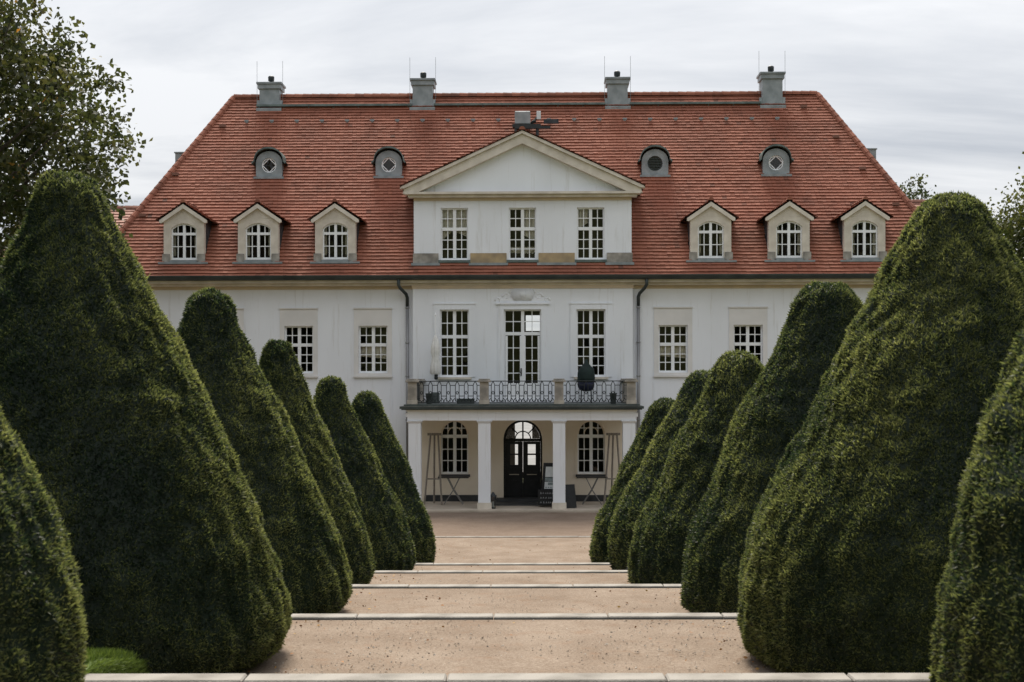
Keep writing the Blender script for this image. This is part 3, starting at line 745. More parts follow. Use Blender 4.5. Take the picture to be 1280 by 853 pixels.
# --- arched dormers
def dormer(u):
    v0 = -.05; zb, ze, zp = 9.28, 11.05, 11.62
    mb = MB(); holed_wall(mb, -.79, .79, zb + .08, ze, [(-.5, .5, 9.44, 10.88)], v0, .3)
    arch_fill(mb, -.5, .5, 10.66, 10.88, v0, v0 + .3)
    mb.prism([(-.79, ze + .002), (.79, ze + .002), (0, zp - .04)], v0, v0 + .25)
    dm = mb.build('dormer', M['stone_pale'], PAL, loc=(u, 0, 0))
    # pediment moulding
    p = MB(); ang = atan2(zp - ze, .88)
    for s in (-1, 1):
        pts = [(s * .93, ze - .06), (0, zp - .0), (0, zp - .17), (s * .86, ze - .18), (s * .93, ze - .16)]
        if s > 0: pts = pts[::-1]
        p.prism(pts, v0 - .13, v0 - .002)
    p.build('pediment_moulding', M['stone_pale'], dm)
    # stone feet and lead sill
    p = MB()
    for s in (-1, 1): p.box(s * .69 - .15, s * .69 + .15, v0 - .05, v0 - .002, zb + .08, zb + .40)
    p.build('base_block', M['stone_grey'], dm)
    p = MB(); p.box(-.97, .97, v0 - .17, v0 - .002, zb - .0, zb + .075); p.build('lead_flashing', M['zinc'], dm); p = MB(); p.box(-.52, .52, v0 - .12, v0 + .12, zb + .078, zb + .155); p.build('sill', M['zinc'], dm)
    # cheeks
    vb = roof_v(ze) + .1
    for s in (-1, 1):
        p = MB(); i = 0; x0, x1 = (s * .76, s * .79) if s > 0 else (-.79, -.76)
        for x in (x0, x1): p.v += [(x, v0 + .302, zb), (x, v0 + .302, ze + .03), (x, vb, ze + .03)]
        p.f += [(i, i+1, i+2), (i+5, i+4, i+3), (i, i+3, i+4, i+1), (i+1, i+4, i+5, i+2), (i+2, i+5, i+3, i)]
        p.build('cheek', M['slate'], dm)
    # tiled saddle roof
    p = MB(); rl = sqrt(1.06 ** 2 + (zp + .06 - (ze - .06)) ** 2)
    for s in (-1, 1):
        zz0, zz1 = ze - .06, zp + .06
        Ss = Vector((-s * 1.06, 0, zz1 - zz0)) / rl; Ns = Vector((s * (zz1 - zz0), 0, 1.06)) / rl
        tiles_on(p, (s * 1.06, 0, zz0), (0, s, 0), Ss, Ns, rl, (lambda t, s=s: ((v0 - .14, roof_v(zz0 + (zz1 - zz0) * t / rl) + .12) if s > 0 else (-(roof_v(zz0 + (zz1 - zz0) * t / rl) + .12), -(v0 - .14)))), lip=.04, base=.42)
    ridge_caps(p, (0, v0 - .16, zp + .06), (0, roof_v(zp + .06) + .1, zp + .06), .1, .33, .42)
    tag(p.build('dormer_tiles', M['tile'], dm), kind='stuff')
    p = MB()
    for s in (-1, 1):
        zz0, zz1 = ze - .075, zp + .045; a_ = roof_v(zz0); b_ = roof_v(zz1)
        q = [(s * 1.04, v0 - .12, zz0), (s * 1.04, a_, zz0), (0, b_, zz1), (0, v0 - .12, zz1)]
        p.face(q if s > 0 else q[::-1])
    p.build('roof_boarding', M['deck'], dm)
    # window
    fr = MB(); a, b, z0, zt = -.5, .5, 9.45, 10.88; y0, y1 = v0 + .08, v0 + .16; f = .05; m = .05; tr = z0 + 1.02
    fr.box(a, a + f, y0, y1, z0, zt); fr.box(b - f, b, y0, y1, z0, zt); fr.box(a + f, b - f, y0, y1, z0, z0 + .09)
    fr.box(-m, m, y0 - .012, y1, z0 + .09, zt); fr.box(a + f, -m, y0 - .012, y1, tr - m, tr + m); fr.box(m, b - f, y0 - .012, y1, tr - m, tr + m)
    n = 10; R = (.5 ** 2 + .22 ** 2) / .44
    for k in range(n):
        xa, xb = a + (b - a) * k / n, a + (b - a) * (k + 1) / n; ar = lambda x: 10.66 + sqrt(R*R - x*x) - (R - .22)
        fr.face([(xa, y0 + .004, ar(xa) - .06), (xb, y0 + .004, ar(xb) - .06), (xb, y0 + .004, ar(xb)), (xa, y0 + .004, ar(xa))])
        fr.face([(xa, y0 + .004, ar(xa) - .06), (xa, y1, ar(xa) - .06), (xb, y1, ar(xb) - .06), (xb, y0 + .004, ar(xb) - .06)])
    fr.build('window', M['paint'], dm)
    gb = MB(); bw = .016
    for s in (-1, 1):
        x = s * .25; gb.box(x - bw, x + bw, y0 + .02, y1 - .03, z0 + .09, tr - m); gb.box(x - bw, x + bw, y0 + .02, y1 - .03, tr + m, zt - .03)
        z = (z0 + .09 + tr - m) / 2
        xa, xb = (m, b - f) if s > 0 else (a + f, -m)
        gb.box(xa, x - bw, y0 + .02, y1 - .03, z - bw, z + bw); gb.box(x + bw, xb, y0 + .02, y1 - .03, z - bw, z + bw)
    gb.build('glazing_bars', M['paint'], dm)
    pm = pane_mesh(.2, .41); pu = pane_mesh(.2, .36)
    for x in (-.35, -.15, .15, .35):
        for z, me in ((z0 + .29, pm), (z0 + .74, pm), (z0 + 1.24, pu)):
            o = link('pane', me, dm, (x, v0 + .13, z)); o.scale = (1.12, 1, 1.12); o.rotation_euler = (random.uniform(-.015, .015), 0, random.uniform(-.015, .015))
    if abs(u) > 6: curtain(dm, 0, 9.45, 1.0, 1.45, v0 + .24, 'sides')
    return dm
for d in DORM: dormer(d)

# --- round-window dormers
def round_dormer(u, lattice=True):
    v0 = 3.1; zb, zc, r = 13.08, 13.62, .31; hw = .54; zs = 13.72; za = 14.20
    def outline(a):
        dx_, dz_ = cos(a), sin(a); best = 9
        for t in [k * .004 for k in range(20, 300)]:
            x, z = dx_ * t, zc + dz_ * t
            inside = abs(x) <= hw and z >= zb + .06 and (z <= zs or (x / hw) ** 2 + ((z - zs) / (za - zs)) ** 2 <= 1)
            if not inside: best = t; break
        return best
    mb = MB(); n = 48
    for k in range(n):
        a, b = 2*pi*k/n, 2*pi*(k+1)/n
        ra, rb = outline(a), outline(b)
        mb.face([(cos(a)*r, v0, zc + sin(a)*r), (cos(a)*ra, v0, zc + sin(a)*ra), (cos(b)*rb, v0, zc + sin(b)*rb), (cos(b)*r, v0, zc + sin(b)*r)])
        mb.face([(cos(a)*r, v0, zc + sin(a)*r), (cos(b)*r, v0, zc + sin(b)*r), (cos(b)*r, v0 + .12, zc + sin(b)*r), (cos(a)*r, v0 + .12, zc + sin(a)*r)])
    mb.box(-hw, -hw + .03, v0 + .002, v0 + .95, zb, zs); mb.box(hw - .03, hw, v0 + .002, v0 + .95, zb, zs)
    rd = mb.build('round_dormer', M['zinc'], PAL, loc=(u, 0, 0))
    p = MB(); prof = []
    for k in range(17):
        a = pi * k / 16; x = .60 * cos(a); z = zs + .03 + (za - zs + .06) * sin(a) ** .9
        prof.append((x, z))
    prof = [(.70, zs - .06)] + prof + [(-.70, zs - .06)]
    for (x0, z0), (x1, z1) in zip(prof, prof[1:]):
        vb = 4.6
        p.face([(x0, v0 - .16, z0), (x0, v0 - .16, z0 + .07), (x1, v0 - .16, z1 + .07), (x1, v0 - .16, z1)])
        p.face([(x0, v0 - .16, z0 + .07), (x0, vb, z0 + .07), (x1, vb, z1 + .07), (x1, v0 - .16, z1 + .07)])
        p.face([(x1, v0 - .16, z1), (x1, vb, z1), (x0, vb, z0), (x0, v0 - .16, z0)])
    p.build('hood', M['copper'], rd)
    p = MB(); p.box(-.62, .62, v0 - .13, v0 - .002, zb - .03, zb + .06); p.build('sill', M['zinc'], rd)
    p = MB()
    ring = [(cos(2*pi*k/24) * (r - .02), v0 + .06, zc + sin(2*pi*k/24) * (r - .02)) for k in range(25)]
    p.tube(ring, .026, 6, cap=False)
    if lattice:
        dd = r * .93
        for q in range(4): a, b = pi/2*q, pi/2*(q+1); p.bar((cos(a)*dd, v0 + .06, zc + sin(a)*dd), (cos(b)*dd, v0 + .06, zc + sin(b)*dd), .03)
        p.build('window_lattice', M['paint'], rd)
        g_ = MB(); g_.face([(cos(2*pi*k/24) * r, v0 + .075, zc + sin(2*pi*k/24) * r) for k in range(24)]); g_.build('pane', M['glass'], rd)
        g_ = MB(); g_.face([(cos(2*pi*k/24) * r, v0 + .118, zc + sin(2*pi*k/24) * r) for k in range(24)]); g_.build('blind', M['deck'], rd)
    else:
        for q in range(-4, 5):
            z = q * .065; w = sqrt(max(0, (r - .03) ** 2 - z * z)); p.box(-w, w, v0 + .05, v0 + .1, zc + z - .012, zc + z + .012)
        p.build('vent_louvre', M['gutter'], rd)
        g_ = MB(); g_.face([(cos(2*pi*k/24) * r, v0 + .118, zc + sin(2*pi*k/24) * r) for k in range(24)]); g_.build('vent_back', M['gutter'], rd)
for i, u in enumerate(ROUND): round_dormer(u, i != 2)

# --- central gable with pediment
GV = -.15
GZ0, GZ1 = 9.22, 11.80
mb = MB(); gh = [(c - .53, c + .53, 9.40, 11.42) for c in (-CW, 0, CW)]
holed_wall(mb, -4.22, 4.22, GZ0, GZ1, gh, GV, .35)
for s in (-1, 1):       # cheeks
    x = s * 4.219; q = [(x, GV + .351, GZ0), (x, GV + .351, GZ1), (x, roof_v(GZ1) + .2, GZ1)]
    mb.face(q if s < 0 else q[::-1])
gab = mb.build('gable', M['white'], PAL)
p = MB(); p.prism([(-4.05, 12.03), (4.05, 12.03), (0, 13.98)], GV - .02, GV + .12); p.build('tympanum', M['white'], gab)
p = MB(); p.box(-4.22, 4.22, GV - .06, GV - .002, 11.70, 11.802); p.build('ochre_band', M['ochre'], gab)
p = MB(); p.box(-4.42, 4.42, GV - .26, GV + .1, 11.804, 11.91); p.box(-4.55, 4.55, GV - .40, GV + .1, 11.911, 12.0)
for s in (-1, 1):
    pts = [(s * 4.62, 11.93), (s * 4.55, 12.12), (0, 14.22), (0, 13.86), (s * 4.0, 12.005), (s * 4.45, 12.005)]
    if s > 0: pts = pts[::-1]
    p.prism(pts[::-1] if False else pts, GV - .36, GV - .021)
    pts = [(s * 4.72, 12.12), (s * 4.66, 12.20), (0, 14.34), (0, 14.225), (s * 4.55, 12.125)]
    if s > 0: pts = pts[::-1]
    p.prism(pts, GV - .46, GV - .021)
p.build('pediment_moulding', M['stone_pale'], gab)
p = MB(); zz0, zz1 = 12.20, 14.36; gl = sqrt(4.72 ** 2 + (zz1 - zz0) ** 2)
for s in (-1, 1):
    Ss = Vector((-s * 4.72, 0, zz1 - zz0)) / gl; Ns = Vector((s * (zz1 - zz0), 0, 4.72)) / gl
    tiles_on(p, (s * 4.72, 0, zz0), (0, s, 0), Ss, Ns, gl, (lambda t, s=s: ((GV - .52, roof_v(zz0 + (zz1 - zz0) * t / gl) + .15) if s > 0 else (-(roof_v(zz0 + (zz1 - zz0) * t / gl) + .15), -(GV - .52)))), base=.35)
ridge_caps(p, (0, GV - .54, zz1), (0, roof_v(zz1) + .1, zz1), .11, .36, .4)
tag(p.build('gable_tiles', M['tile'], gab), kind='stuff')
p = MB()
for s in (-1, 1):
    q = [(s * 4.70, GV - .44, zz0 - .02), (s * 4.70, roof_v(zz0), zz0 - .02), (0, roof_v(zz1), zz1 - .02), (0, GV - .44, zz1 - .02)]
    p.face(q if s > 0 else q[::-1])
p.build('roof_boarding', M['deck'], gab)
for a, b in ((-4.25, -CW - .62), (-CW + .62, -.62), (.62, CW - .62), (CW + .62, 4.25)):
    p = MB(); p.box(a, b, GV - .05, GV - .002, GZ0 + .06, 9.66); p.build('stone_block', M['stone_ochre'] if abs(a + b) < 6 else M['stone_grey'], gab)
    p = MB(); p.box(a - .06, b + .06, GV - .16, GV - .002, GZ0 - .04, GZ0 + .058); p.build('lead_flashing', M['zinc'], gab)
for c, k in ((-CW, 'swag'), (0, 'right'), (CW, 'left')):
    W = window(c, 9.40, 1.06, 2.02, GV, 2, 3, .60, sill=None, cur=k)
    p = MB(); p.box(c - .615, c + .615, GV - .07, GV + .125, 9.30, 9.397); p.build('sill', M['copper'], W)
    if k == 'right': curtain(W, c, 9.35, 1.06, 1.0, GV + .36, 'half')

# --- portico and balcony
PV = -3.5
port = MB(); port.box(-4.22, 4.22, PV + .02, CV - .002, 3.40, 3.55); port = port.build('portico', M['white'], PAL)
pil = MB(); pil.box(-.225, .225, -.225, .225, .28, 3.17); pil.frustum(0, 0, 3.171, 3.25, .225, .225, .29, .29); pil.box(-.28, .28, -.28, .28, 3.251, 3.27)
pm = pil.mesh('pillar', M['white'], bevel=.008)
pb = MB(); pb.box(-.26, .26, -.26, .26, 0, .279); pbm = pb.mesh('pillar_base', M['stone_pale'], bevel=.012)
for u in (-3.90, -1.36, 1.36, 3.90):
    o = link('pillar', pm, port, (u, PV + .25, 0)); link('pillar_base', pbm, port, (u, PV + .25, 0))
p = MB(); p.box(-4.16, 4.16, PV + .03, PV + .47, 3.272, 3.60); p.box(-4.2, 4.2, PV - .0, PV + .5, 3.60, 3.66)
for s in (-1, 1): p.box(s * 3.9 - .2, s * 3.9 + .2, PV + .475, CV - .003, 3.272, 3.60)
p.build('beam', M['white'], port)
p = MB(); p.box(-4.45, 4.45, PV - .55, CV - .01, -.1, .055); p.build('portico_floor', M['paving'], port)
p = MB()
for s in (-1, 1): p.box(s * 2.4 - 1.38, s * 2.4 + 1.38, CV - .06, CV - .003, .056, .30)
p.build('plinth', M['darkstone'], port)
# door steps
p = MB(); p.box(-1.12, 1.12, CV - 1.9, CV - .003, .057, .115); p.box(-1.0, 1.0, CV - .8, CV + .05, .116, .20); p.build('doorstep', M['darkstone'], port)
# ground floor arched windows
for c in (-CW, CW):
    W = window(c, 1.10, 1.06, 2.09, CV, 2, 3, .70, sill=None, panes=True, cur=None)
    p = MB(); p.box(c - .60, c + .60, CV - .12, CV + .12, 1.0, 1.097); p.build('sill', M['darkstone'], W)
    p = MB(); nn = 16
    for k in range(nn):
        a, b = pi * k / nn, pi * (k + 1) / nn
        P = lambda r_, a_: (c + r_ * cos(a_), 2.66 + r_ * sin(a_))
        pts = [P(.532, a), P(.62, a), P(.62, b), P(.532, b)]
        p.prism(pts, CV - .025, CV - .001)
        pts = [P(.47, a), P(.53, a), P(.53, b), P(.47, b)]
        p.prism(pts, CV + .127, CV + .2)
        pts = [P(.25, a), P(.28, a), P(.28, b), P(.25, b)]
        p.prism(pts, CV + .125, CV + .155)
    p.box(c - .62, c - .532, CV - .025, CV - .001, 1.1, 2.658); p.box(c + .532, c + .62, CV - .025, CV - .001, 1.1, 2.658)
    p.build('window_surround', M['cream'], W)
# entrance door
dr = MB(); y0 = CV + .2
def arc_poly(r, n=20): return [(r * cos(pi * k / n), 2.45 + r * sin(pi * k / n)) for k in range(n + 1)]
outer, inner = arc_poly(.745), arc_poly(.66)
for k in range(20):
    dr.prism([inner[k], outer[k], outer[k + 1], inner[k + 1]], y0, y0 + .08)
dr.box(-.745, -.68, y0, y0 + .08, .205, 2.45); dr.box(.68, .745, y0, y0 + .08, .205, 2.45); dr.box(-.68, .68, y0, y0 + .08, 2.36, 2.47); dr.box(-.03, .03, y0 + .005, y0 + .07, 2.47, 3.12)
for k in range(20):
    a, b = arc_poly(.30)[k], arc_poly(.30)[k + 1]; dr.bar((a[0], y0 + .04, a[1]), (b[0], y0 + .04, b[1]), .03)
for a in (.8, pi - .8): dr.bar((.3 * cos(a), y0 + .04, 2.45 + .3 * sin(a)), (.68 * cos(a), y0 + .04, 2.45 + .68 * sin(a)), .03)
door = dr.build('entrance_door', M['door'], PAL)
for s in (-1, 1):
    lf = MB(); a, b = (-.678, -.006) if s < 0 else (.006, .678); c = (a + b) / 2
    gw = .15
    lf.box(a, c - gw, y0 + .01, y0 + .06, .21, 2.355); lf.box(c + gw, b, y0 + .01, y0 + .06, .21, 2.355)
    lf.box(c - gw, c + gw, y0 + .01, y0 + .06, .21, 1.45); lf.box(c - gw, c + gw, y0 + .01, y0 + .06, 2.25, 2.355); lf.box(c - gw, c + gw, y0 + .015, y0 + .055, 1.83, 1.89)
    lf.box(c - .25, c + .25, y0 - .008, y0 + .009, .34, .86); lf.box(c - .25, c + .25, y0 - .008, y0 + .009, .98, 1.34)
    lf.build('door_leaf', M['door'], door)
    for z, h in ((1.64, .38), (2.07, .36)): link('pane', pane_mesh(.30, h), door, (c, y0 + .035, z))
    hd = MB(); hd.tube([(c - .19, y0 - .05, 1.08), (c + .19, y0 - .05, 1.08)], .017, 8); hd.tube([(c - .17, y0 - .05, 1.08), (c - .17, y0, 1.08)], .012, 6); hd.tube([(c + .17, y0 - .05, 1.08), (c + .17, y0, 1.08)], .012, 6); hd.build('door_handle', M['brass'], door)
    p = MB(); i2 = [q for q in arc_poly(.655, 40) if (q[0] > .36 if s > 0 else q[0] < -.36)]
    base_ = [(s * .36, 2.475), (s * .655, 2.475)] if s > 0 else [(-.36, 2.475), (-.655, 2.475)]
    pl = base_ + [q for q in (i2 if s > 0 else i2[::-1]) if q[1] > 2.5] ; pl.append((s * .36, 2.45 + sqrt(.655 ** 2 - .36 ** 2) - .002))
    p.prism(pl if s > 0 else pl[::-1], y0 + .05, y0 + .07); p.build('door_panel', M['door'], door)
    p = MB(); i_ = arc_poly(.66, 20); h_ = i_[:11] if s > 0 else i_[10:]
    p.face([(x, y0 + .045, z) for x, z in ([(0, 2.47)] + h_)]); p.build('fanlight', M['glass'], door)

# balcony slab, posts, iron railings
p = MB(); p.box(-4.30, 4.30, PV - .12, CV - .004, 3.662, 3.80)
bal = p.build('balcony', M['stone_grey'], PAL)
p = MB(); p.box(-4.42, 4.42, PV - .22, PV - .121, 3.70, 3.79); p.box(-4.36, 4.36, PV - .17, PV - .121, 3.662, 3.698); p.box(-4.42, -4.302, PV - .12, CV - .01, 3.70, 3.79); p.box(4.302, 4.42, PV - .12, CV - .01, 3.70, 3.79)
p.build('drip_edge', M['gutter'], bal)
p = MB(); p.box(-4.28, 4.28, PV - .1, CV - .01, 3.802, 3.86); p.build('balcony_floor', M['planter'], bal)
post = MB(); post.box(-.19, .19, -.19, .19, 0, .16); post.box(-.16, .16, -.16, .16, .161, .80); pom = post.mesh('balustrade_post', M['stone_post'], bevel=.01)
cap = MB(); cap.box(-.24, .24, -.24, .24, .801, .88); cap.box(-.20, .20, -.20, .20, .881, .93); capm = cap.mesh('post_cap', M['stone_grey'], bevel=.012)
for u, v in ((-3.98, PV + .14), (-1.36, PV + .14), (1.36, PV + .14), (3.98, PV + .14), (-3.98, CV - .25), (3.98, CV - .25)):
    link('balustrade_post', pom, bal, (u, v, 3.862)); link('post_cap', capm, bal, (u, v, 3.862))
def railing(p0, p1):
    p0, p1 = Vector(p0), Vector(p1); L = (p1 - p0).length; d = (p1 - p0) / L
    n = max(2, round(L / .31)); w = L / n; r = .0135
    mb = MB(); q = lambda s_, z: tuple(p0 + d * s_ + Vector((0, 0, z)))
    mb.tube([q(0, .84), q(L, .84)], .019, 6); mb.tube([q(0, .07), q(L, .07)], .015, 6)
    for k in range(n):
        c = w * (k + .5); h = w * .21
        for s in (-1, 1):
            mb.tube([q(c + s * h, .10), q(c + s * h, .69), q(c + s * h * .6, .77), q(c, .83)], r, 4)
            mb.tube([q(c + s * w * .5, .07), q(c + s * w * .43, .16), q(c + s * h, .235)], r, 4)
            mb.tube([q(c, .08), q(c + s * h, .17)], r, 4)
            mb.tube([q(c + s * h, .69), q(c + s * w * .5, .69)], r, 4)
            mb.tube([q(c + s * h, .30), q(c + s * w * .5, .30)], r, 4)
        mb.tube([q(c + .04 * cos(a_), .42 + .055 * sin(a_)) for a_ in [2 * pi * j / 8 for j in range(9)]], r, 4, cap=False)
        for s in (-1, 1): mb.tube([q(c + s * .04, .42), q(c + s * h, .42)], r, 4)
    mb.build('railing', M['iron'], bal)
zf = 3.862
for a, b in ((-3.81, -1.53), (-1.19, 1.19), (1.53, 3.81)): railing((a, PV + .10, zf), (b, PV + .10, zf))
for s in (-1, 1): railing((s * 3.98, PV + .35, zf), (s * 3.98, CV - .48, zf))

def pal_world(u, v, z):
    th = radians(-1.2); return (0.42 + u * cos(th) - v * sin(th), 53.5 + u * sin(th) + v * cos(th), z)

# --- spotlight unit on the roof ridge
t = tag(empty('roof_spotlight', pal_world(.12, 4.95, roof_z(4.95) + .05), radians(-1.2)), 'grey metal spotlight box on a dark bracket above the pediment', 'spotlight')
p = MB(); p.box(-.6, .6, -.50, -.38, .04, .18); p.box(-.5, .5, .2, .26, .1, .18); p.box(-.5, -.44, -.38, .2, .1, .16); p.box(.44, .5, -.38, .2, .1, .16)
for x in (-.45, .45): p.bar((x, -.4, .12), (x, -.6, -.5), .09); p.bar((x, .2, .12), (x, .2, .0), .05)
p.box(-.9 + .4, .9 + .1, -.52, -.46, -.02, .09); p.build('bracket', M['iron'], t)
p = MB(); p.box(-.48, .14, -.42, .18, .19, .74); p.box(-.50, .16, -.45, -.421, .2, .72); p.build('lamp_housing', M['zinc'], t, bevel=.02)
p = MB(); p.bar((.12, 0, .2), (.45, 0, .55), .07); p.tube([(.2, -.1, .3), (.38, -.16, .36)], .07, 8); p.build('lamp_arm', M['iron'], t)
p = MB(); p.box(.42, .60, -.1, .08, .45, .80); p.build('control_box', M['paper'], t, bevel=.01)
p = MB(); p.box(.72, 1.35, -.2, -.1, .25, .44); p.build('cable_tray', M['tile_old'] if False else M['slate'], t)

# --- things on the balcony
loc = pal_world(-3.33, CV - .55, zf)
t = tag(empty('parasol', loc), 'folded white parasol standing at the left end of the balcony', 'parasol')
p = MB(); p.tube([(0, 0, .4), (0, 0, 3.35)], .018, 8); p.lathe([(.01, 3.32), (.035, 3.36), (.03, 3.42), (.005, 3.47)], 0, 0, 8); p.build('pole', M['paint'], t)
p = MB(); n = 32; rings = []
for z, r in ((1.10, .14), (1.15, .18), (1.45, .16), (1.75, .11), (1.95, .15), (2.2, .14), (2.45, .09), (2.6, .03)):
    rings.append([p.vert(r * (1 + .22 * cos(8 * 2*pi*k/n)) * cos(2*pi*k/n), r * (1 + .22 * cos(8 * 2*pi*k/n)) * sin(2*pi*k/n), z) for k in range(n)])
for a, b in zip(rings, rings[1:]):
    for k in range(n): p.f.append((a[k], a[(k+1) % n], b[(k+1) % n], b[k]))
p.build('canopy', M['white_cloth'], t, smooth=True)
p = MB(); p.lathe([(.05, .9), (.075, .95), (.07, 1.08), (.03, 1.12)], .02, 0, 8); p.build('crank', M['iron'], t)
p = MB(); p.lathe([(.14, 0), (.16, .05), (.15, .38), (.10, .42)], 0, 0, 14); p.build('base', M['planter'], t)

t = tag(empty('covered_chair', pal_world(2.42, CV - .95, zf)), 'dark rounded bundle under a green and navy cover by the right balcony window', 'covered furniture')
def blob(prof, m, name, seed, sq=.85):
    p = MB(); n = 28; rings = []
    for r, z in prof:
        r *= .9
        rings.append([p.vert(r * (1 + .06 * sin(3*a + seed + z * 4) + .04 * sin(7 * a + z * 9)) * cos(a), sq * r * (1 + .06 * sin(4*a + z * 3)) * sin(a), z) for a in [2*pi*k/n for k in range(n)]])
    for a, b in zip(rings, rings[1:]):
        for k in range(n): p.f.append((a[k], a[(k+1) % n], b[(k+1) % n], b[k]))
    p.f.append(tuple(reversed(rings[0]))); p.f.append(tuple(rings[-1]))
    p.build(name, m, t, smooth=True)
blob([(.12, .45), (.26, .50), (.33, .60), (.36, .72), (.34, .80)], M['navy_cloth'], 'lower_cover', 1)
blob([(.35, .79), (.37, .95), (.36, 1.15), (.30, 1.32), (.18, 1.42), (.09, 1.52), (.05, 1.66)], M['green_cloth'], 'upper_cover', 2)
p = MB()
for x, y in ((-.2, -.15), (.2, -.15), (-.2, .15), (.2, .15)): p.tube([(x, y, 0), (x * .9, y * .9, .55)], .018, 6)
p.build('leg_frame', M['iron'], t)
for u, v, lab in ((-3.42, PV + .75, 'small grey green pot behind the left balcony railing'), (3.36, PV + .7, 'small dark pot behind the right balcony railing')):
    p = MB(); p.lathe([(.09, 0), (.10, .02), (.125, .34), (.14, .35), (.14, .40), (.12, .40)], 0, 0, 14); tag(p.build('flower_pot', M['planter'], loc=pal_world(u, v, zf), smooth=True), lab, 'pot')
p = MB(); p.box(-.32, .32, -.14, .14, 0, .16); p.box(-.34, .34, -.16, .16, .161, .19); 
tag(p.build('planter_box', M['planter'], loc=pal_world(-2.1, PV + 1.2, zf)), 'long low dark planter box behind the left balcony railing', 'planter')

# --- things in the portico
def high_table(u, v, lab):
    t = tag(empty('folding_table', pal_world(u, v, .056), radians(-1.2)), lab, 'table', 'folding tables in the portico')
    p = MB(); p.box(-.58, .58, -.26, .26, 1.0, 1.05); p.build('tabletop', M['dark_wood'], t, bevel=.01)
    for y in (-.2, .2):
        for s in (-1, 1):
            p = MB(); p.tube([(s * .40 * .55, y, .995), (0, y + .012 * s, .55), (-s * .36, y, 0)], .019, 6); p.build('leg', M['metal_leg'], t)
    return t
high_table(-2.60, -1.55, 'folding high table with crossed legs under the left portico window')
high_table(2.62, -1.55, 'folding high table with crossed legs under the right portico window')
def easel(u, v, lab, s):
    t = tag(empty('wooden_easel', pal_world(u, v, .056), radians(-1.2)), lab, 'easel', 'tall wooden easels in the portico')
    for x0, y0, x1, y1 in ((-.14, 0, -.36, -.3), (.14, 0, .30, -.35), (0, .02, -.05, .45)):
        p = MB(); p.bar((x0, y0, 2.66), (x1, y1, 0), .05); p.build('leg', M['wood'], t)
    p = MB(); p.box(-.26, .26, -.05, .04, 2.60, 2.69); p.build('head', M['wood'], t)
    p = MB(); p.box(-.29, .25, -.24, -.19, .95, 1.0); p.build('tray', M['wood'], t)
    return t
easel(-3.32, -1.6, 'tall slender wooden easel at the left end of the portico', -1)
easel(3.42, -1.6, 'tall slender wooden easel at the right end of the portico', 1)

t = tag(empty('menu_board', pal_world(1.08, -2.3, .116), radians(-8)), 'leaning black framed menu board with a pale poster beside the entrance door', 'sign')
lean = lambda z: .12 + .16 * z
p = MB()
def slab(mb, x0, x1, z0, z1, off, th):
    q = [(x0 + .10 * z0 * .6, lean(z0) - off, z0), (x1 + .06 * z0, lean(z0) - off, z0), (x1 + .06 * z1, lean(z1) - off, z1), (x0 + .10 * z1 * .6, lean(z1) - off, z1)]
    i = len(mb.v); mb.v += q + [(a, b + th, c) for a, b, c in q]
    mb.f += [(i, i+1, i+2, i+3), (i+7, i+6, i+5, i+4), (i, i+4, i+5, i+1), (i+1, i+5, i+6, i+2), (i+2, i+6, i+7, i+3), (i+3, i+7, i+4, i)]
slab(p, -.42, -.35, .45, 1.52, 0, .05); slab(p, .30, .37, .45, 1.52, 0, .05); slab(p, -.349, .299, 1.43, 1.52, 0, .05); slab(p, -.349, .299, .45, .52, 0, .05); slab(p, -.349, .299, .521, 1.429, -.02, .02)
p.build('frame', M['black'], t)
p = MB(); slab(p, -.32, .27, 1.0, 1.38, -.005, .012); slab(p, -.32, .27, .56, .82, -.005, .012); p.build('poster', M['paper'], t)
p = MB(); slab(p, -.32, .27, .84, .98, -.006, .012); slab(p, -.20, .1, .70, .80, .0, .004)
for k in range(6): slab(p, -.28 + .09 * k, -.23 + .09 * k, .585, .63, .0, .004)
p.build('poster_print', M['poster_mid'], t)
p = MB(); p.bar((-.2, .17, .5), (-.25, .55, .0), .04); p.bar((.2, .17, .5), (.25, .55, 0), .04); p.build('stay', M['black'], t)
t = tag(empty('wooden_crate', pal_world(.98, -2.62, .116), radians(-4)), 'dark wooden crate with faint chalk writing standing below the menu board', 'crate')
for k in range(3): p = MB(); p.box(-.38, .38, -.2, -.17, .03 + .185 * k, .20 + .185 * k); p.build('slat', M['black'], t)
for s in (-1, 1): p = MB(); p.box(s * .37 - .015, s * .37 + .015, -.168, .2, 0, .58); p.build('side', M['black'], t)
p = MB(); p.box(-.35, .35, .17, .2, .03, .58); p.box(-.35, .35, -.168, .169, .0, .03); p.build('back', M['black'], t)
p = MB()
for r, zc in enumerate((.46, .29, .12)):
    x = -.30
    while x < .28:
        w = random.uniform(.03, .07); h = random.uniform(.04, .075)
        p.bar((x, -.204, zc - h/2), (x + w * .4, -.204, zc + h/2), .012); p.bar((x + w * .4, -.204, zc + h/2), (x + w * .8, -.204, zc - h/2), .012); x += w + random.uniform(.015, .05)
p.build('chalk_writing', M['chalk'], t)
t = tag(empty('lantern', pal_world(-1.05, -3.3, .056)), 'small dark lantern beside the left middle pillar', 'lantern')
p = MB(); p.box(-.09, .09, -.09, .09, 0, .05); p.box(-.09, -.07, -.09, -.07, .05, .45); p.box(.07, .09, -.09, -.07, .05, .45); p.box(-.09, -.07, .07, .09, .05, .45); p.box(.07, .09, .07, .09, .05, .45); p.frustum(0, 0, .45, .60, .11, .11, .03, .03); p.build('frame', M['iron'], t)
p = MB(); p.box(-.069, .069, -.069, .069, .052, .448); p.build('pane', M['glass'], t)
p = MB(); p.lathe([(.03, .051), (.03, .25), (.005, .26)], 0, 0, 8); p.build('candle', M['paper'], t)
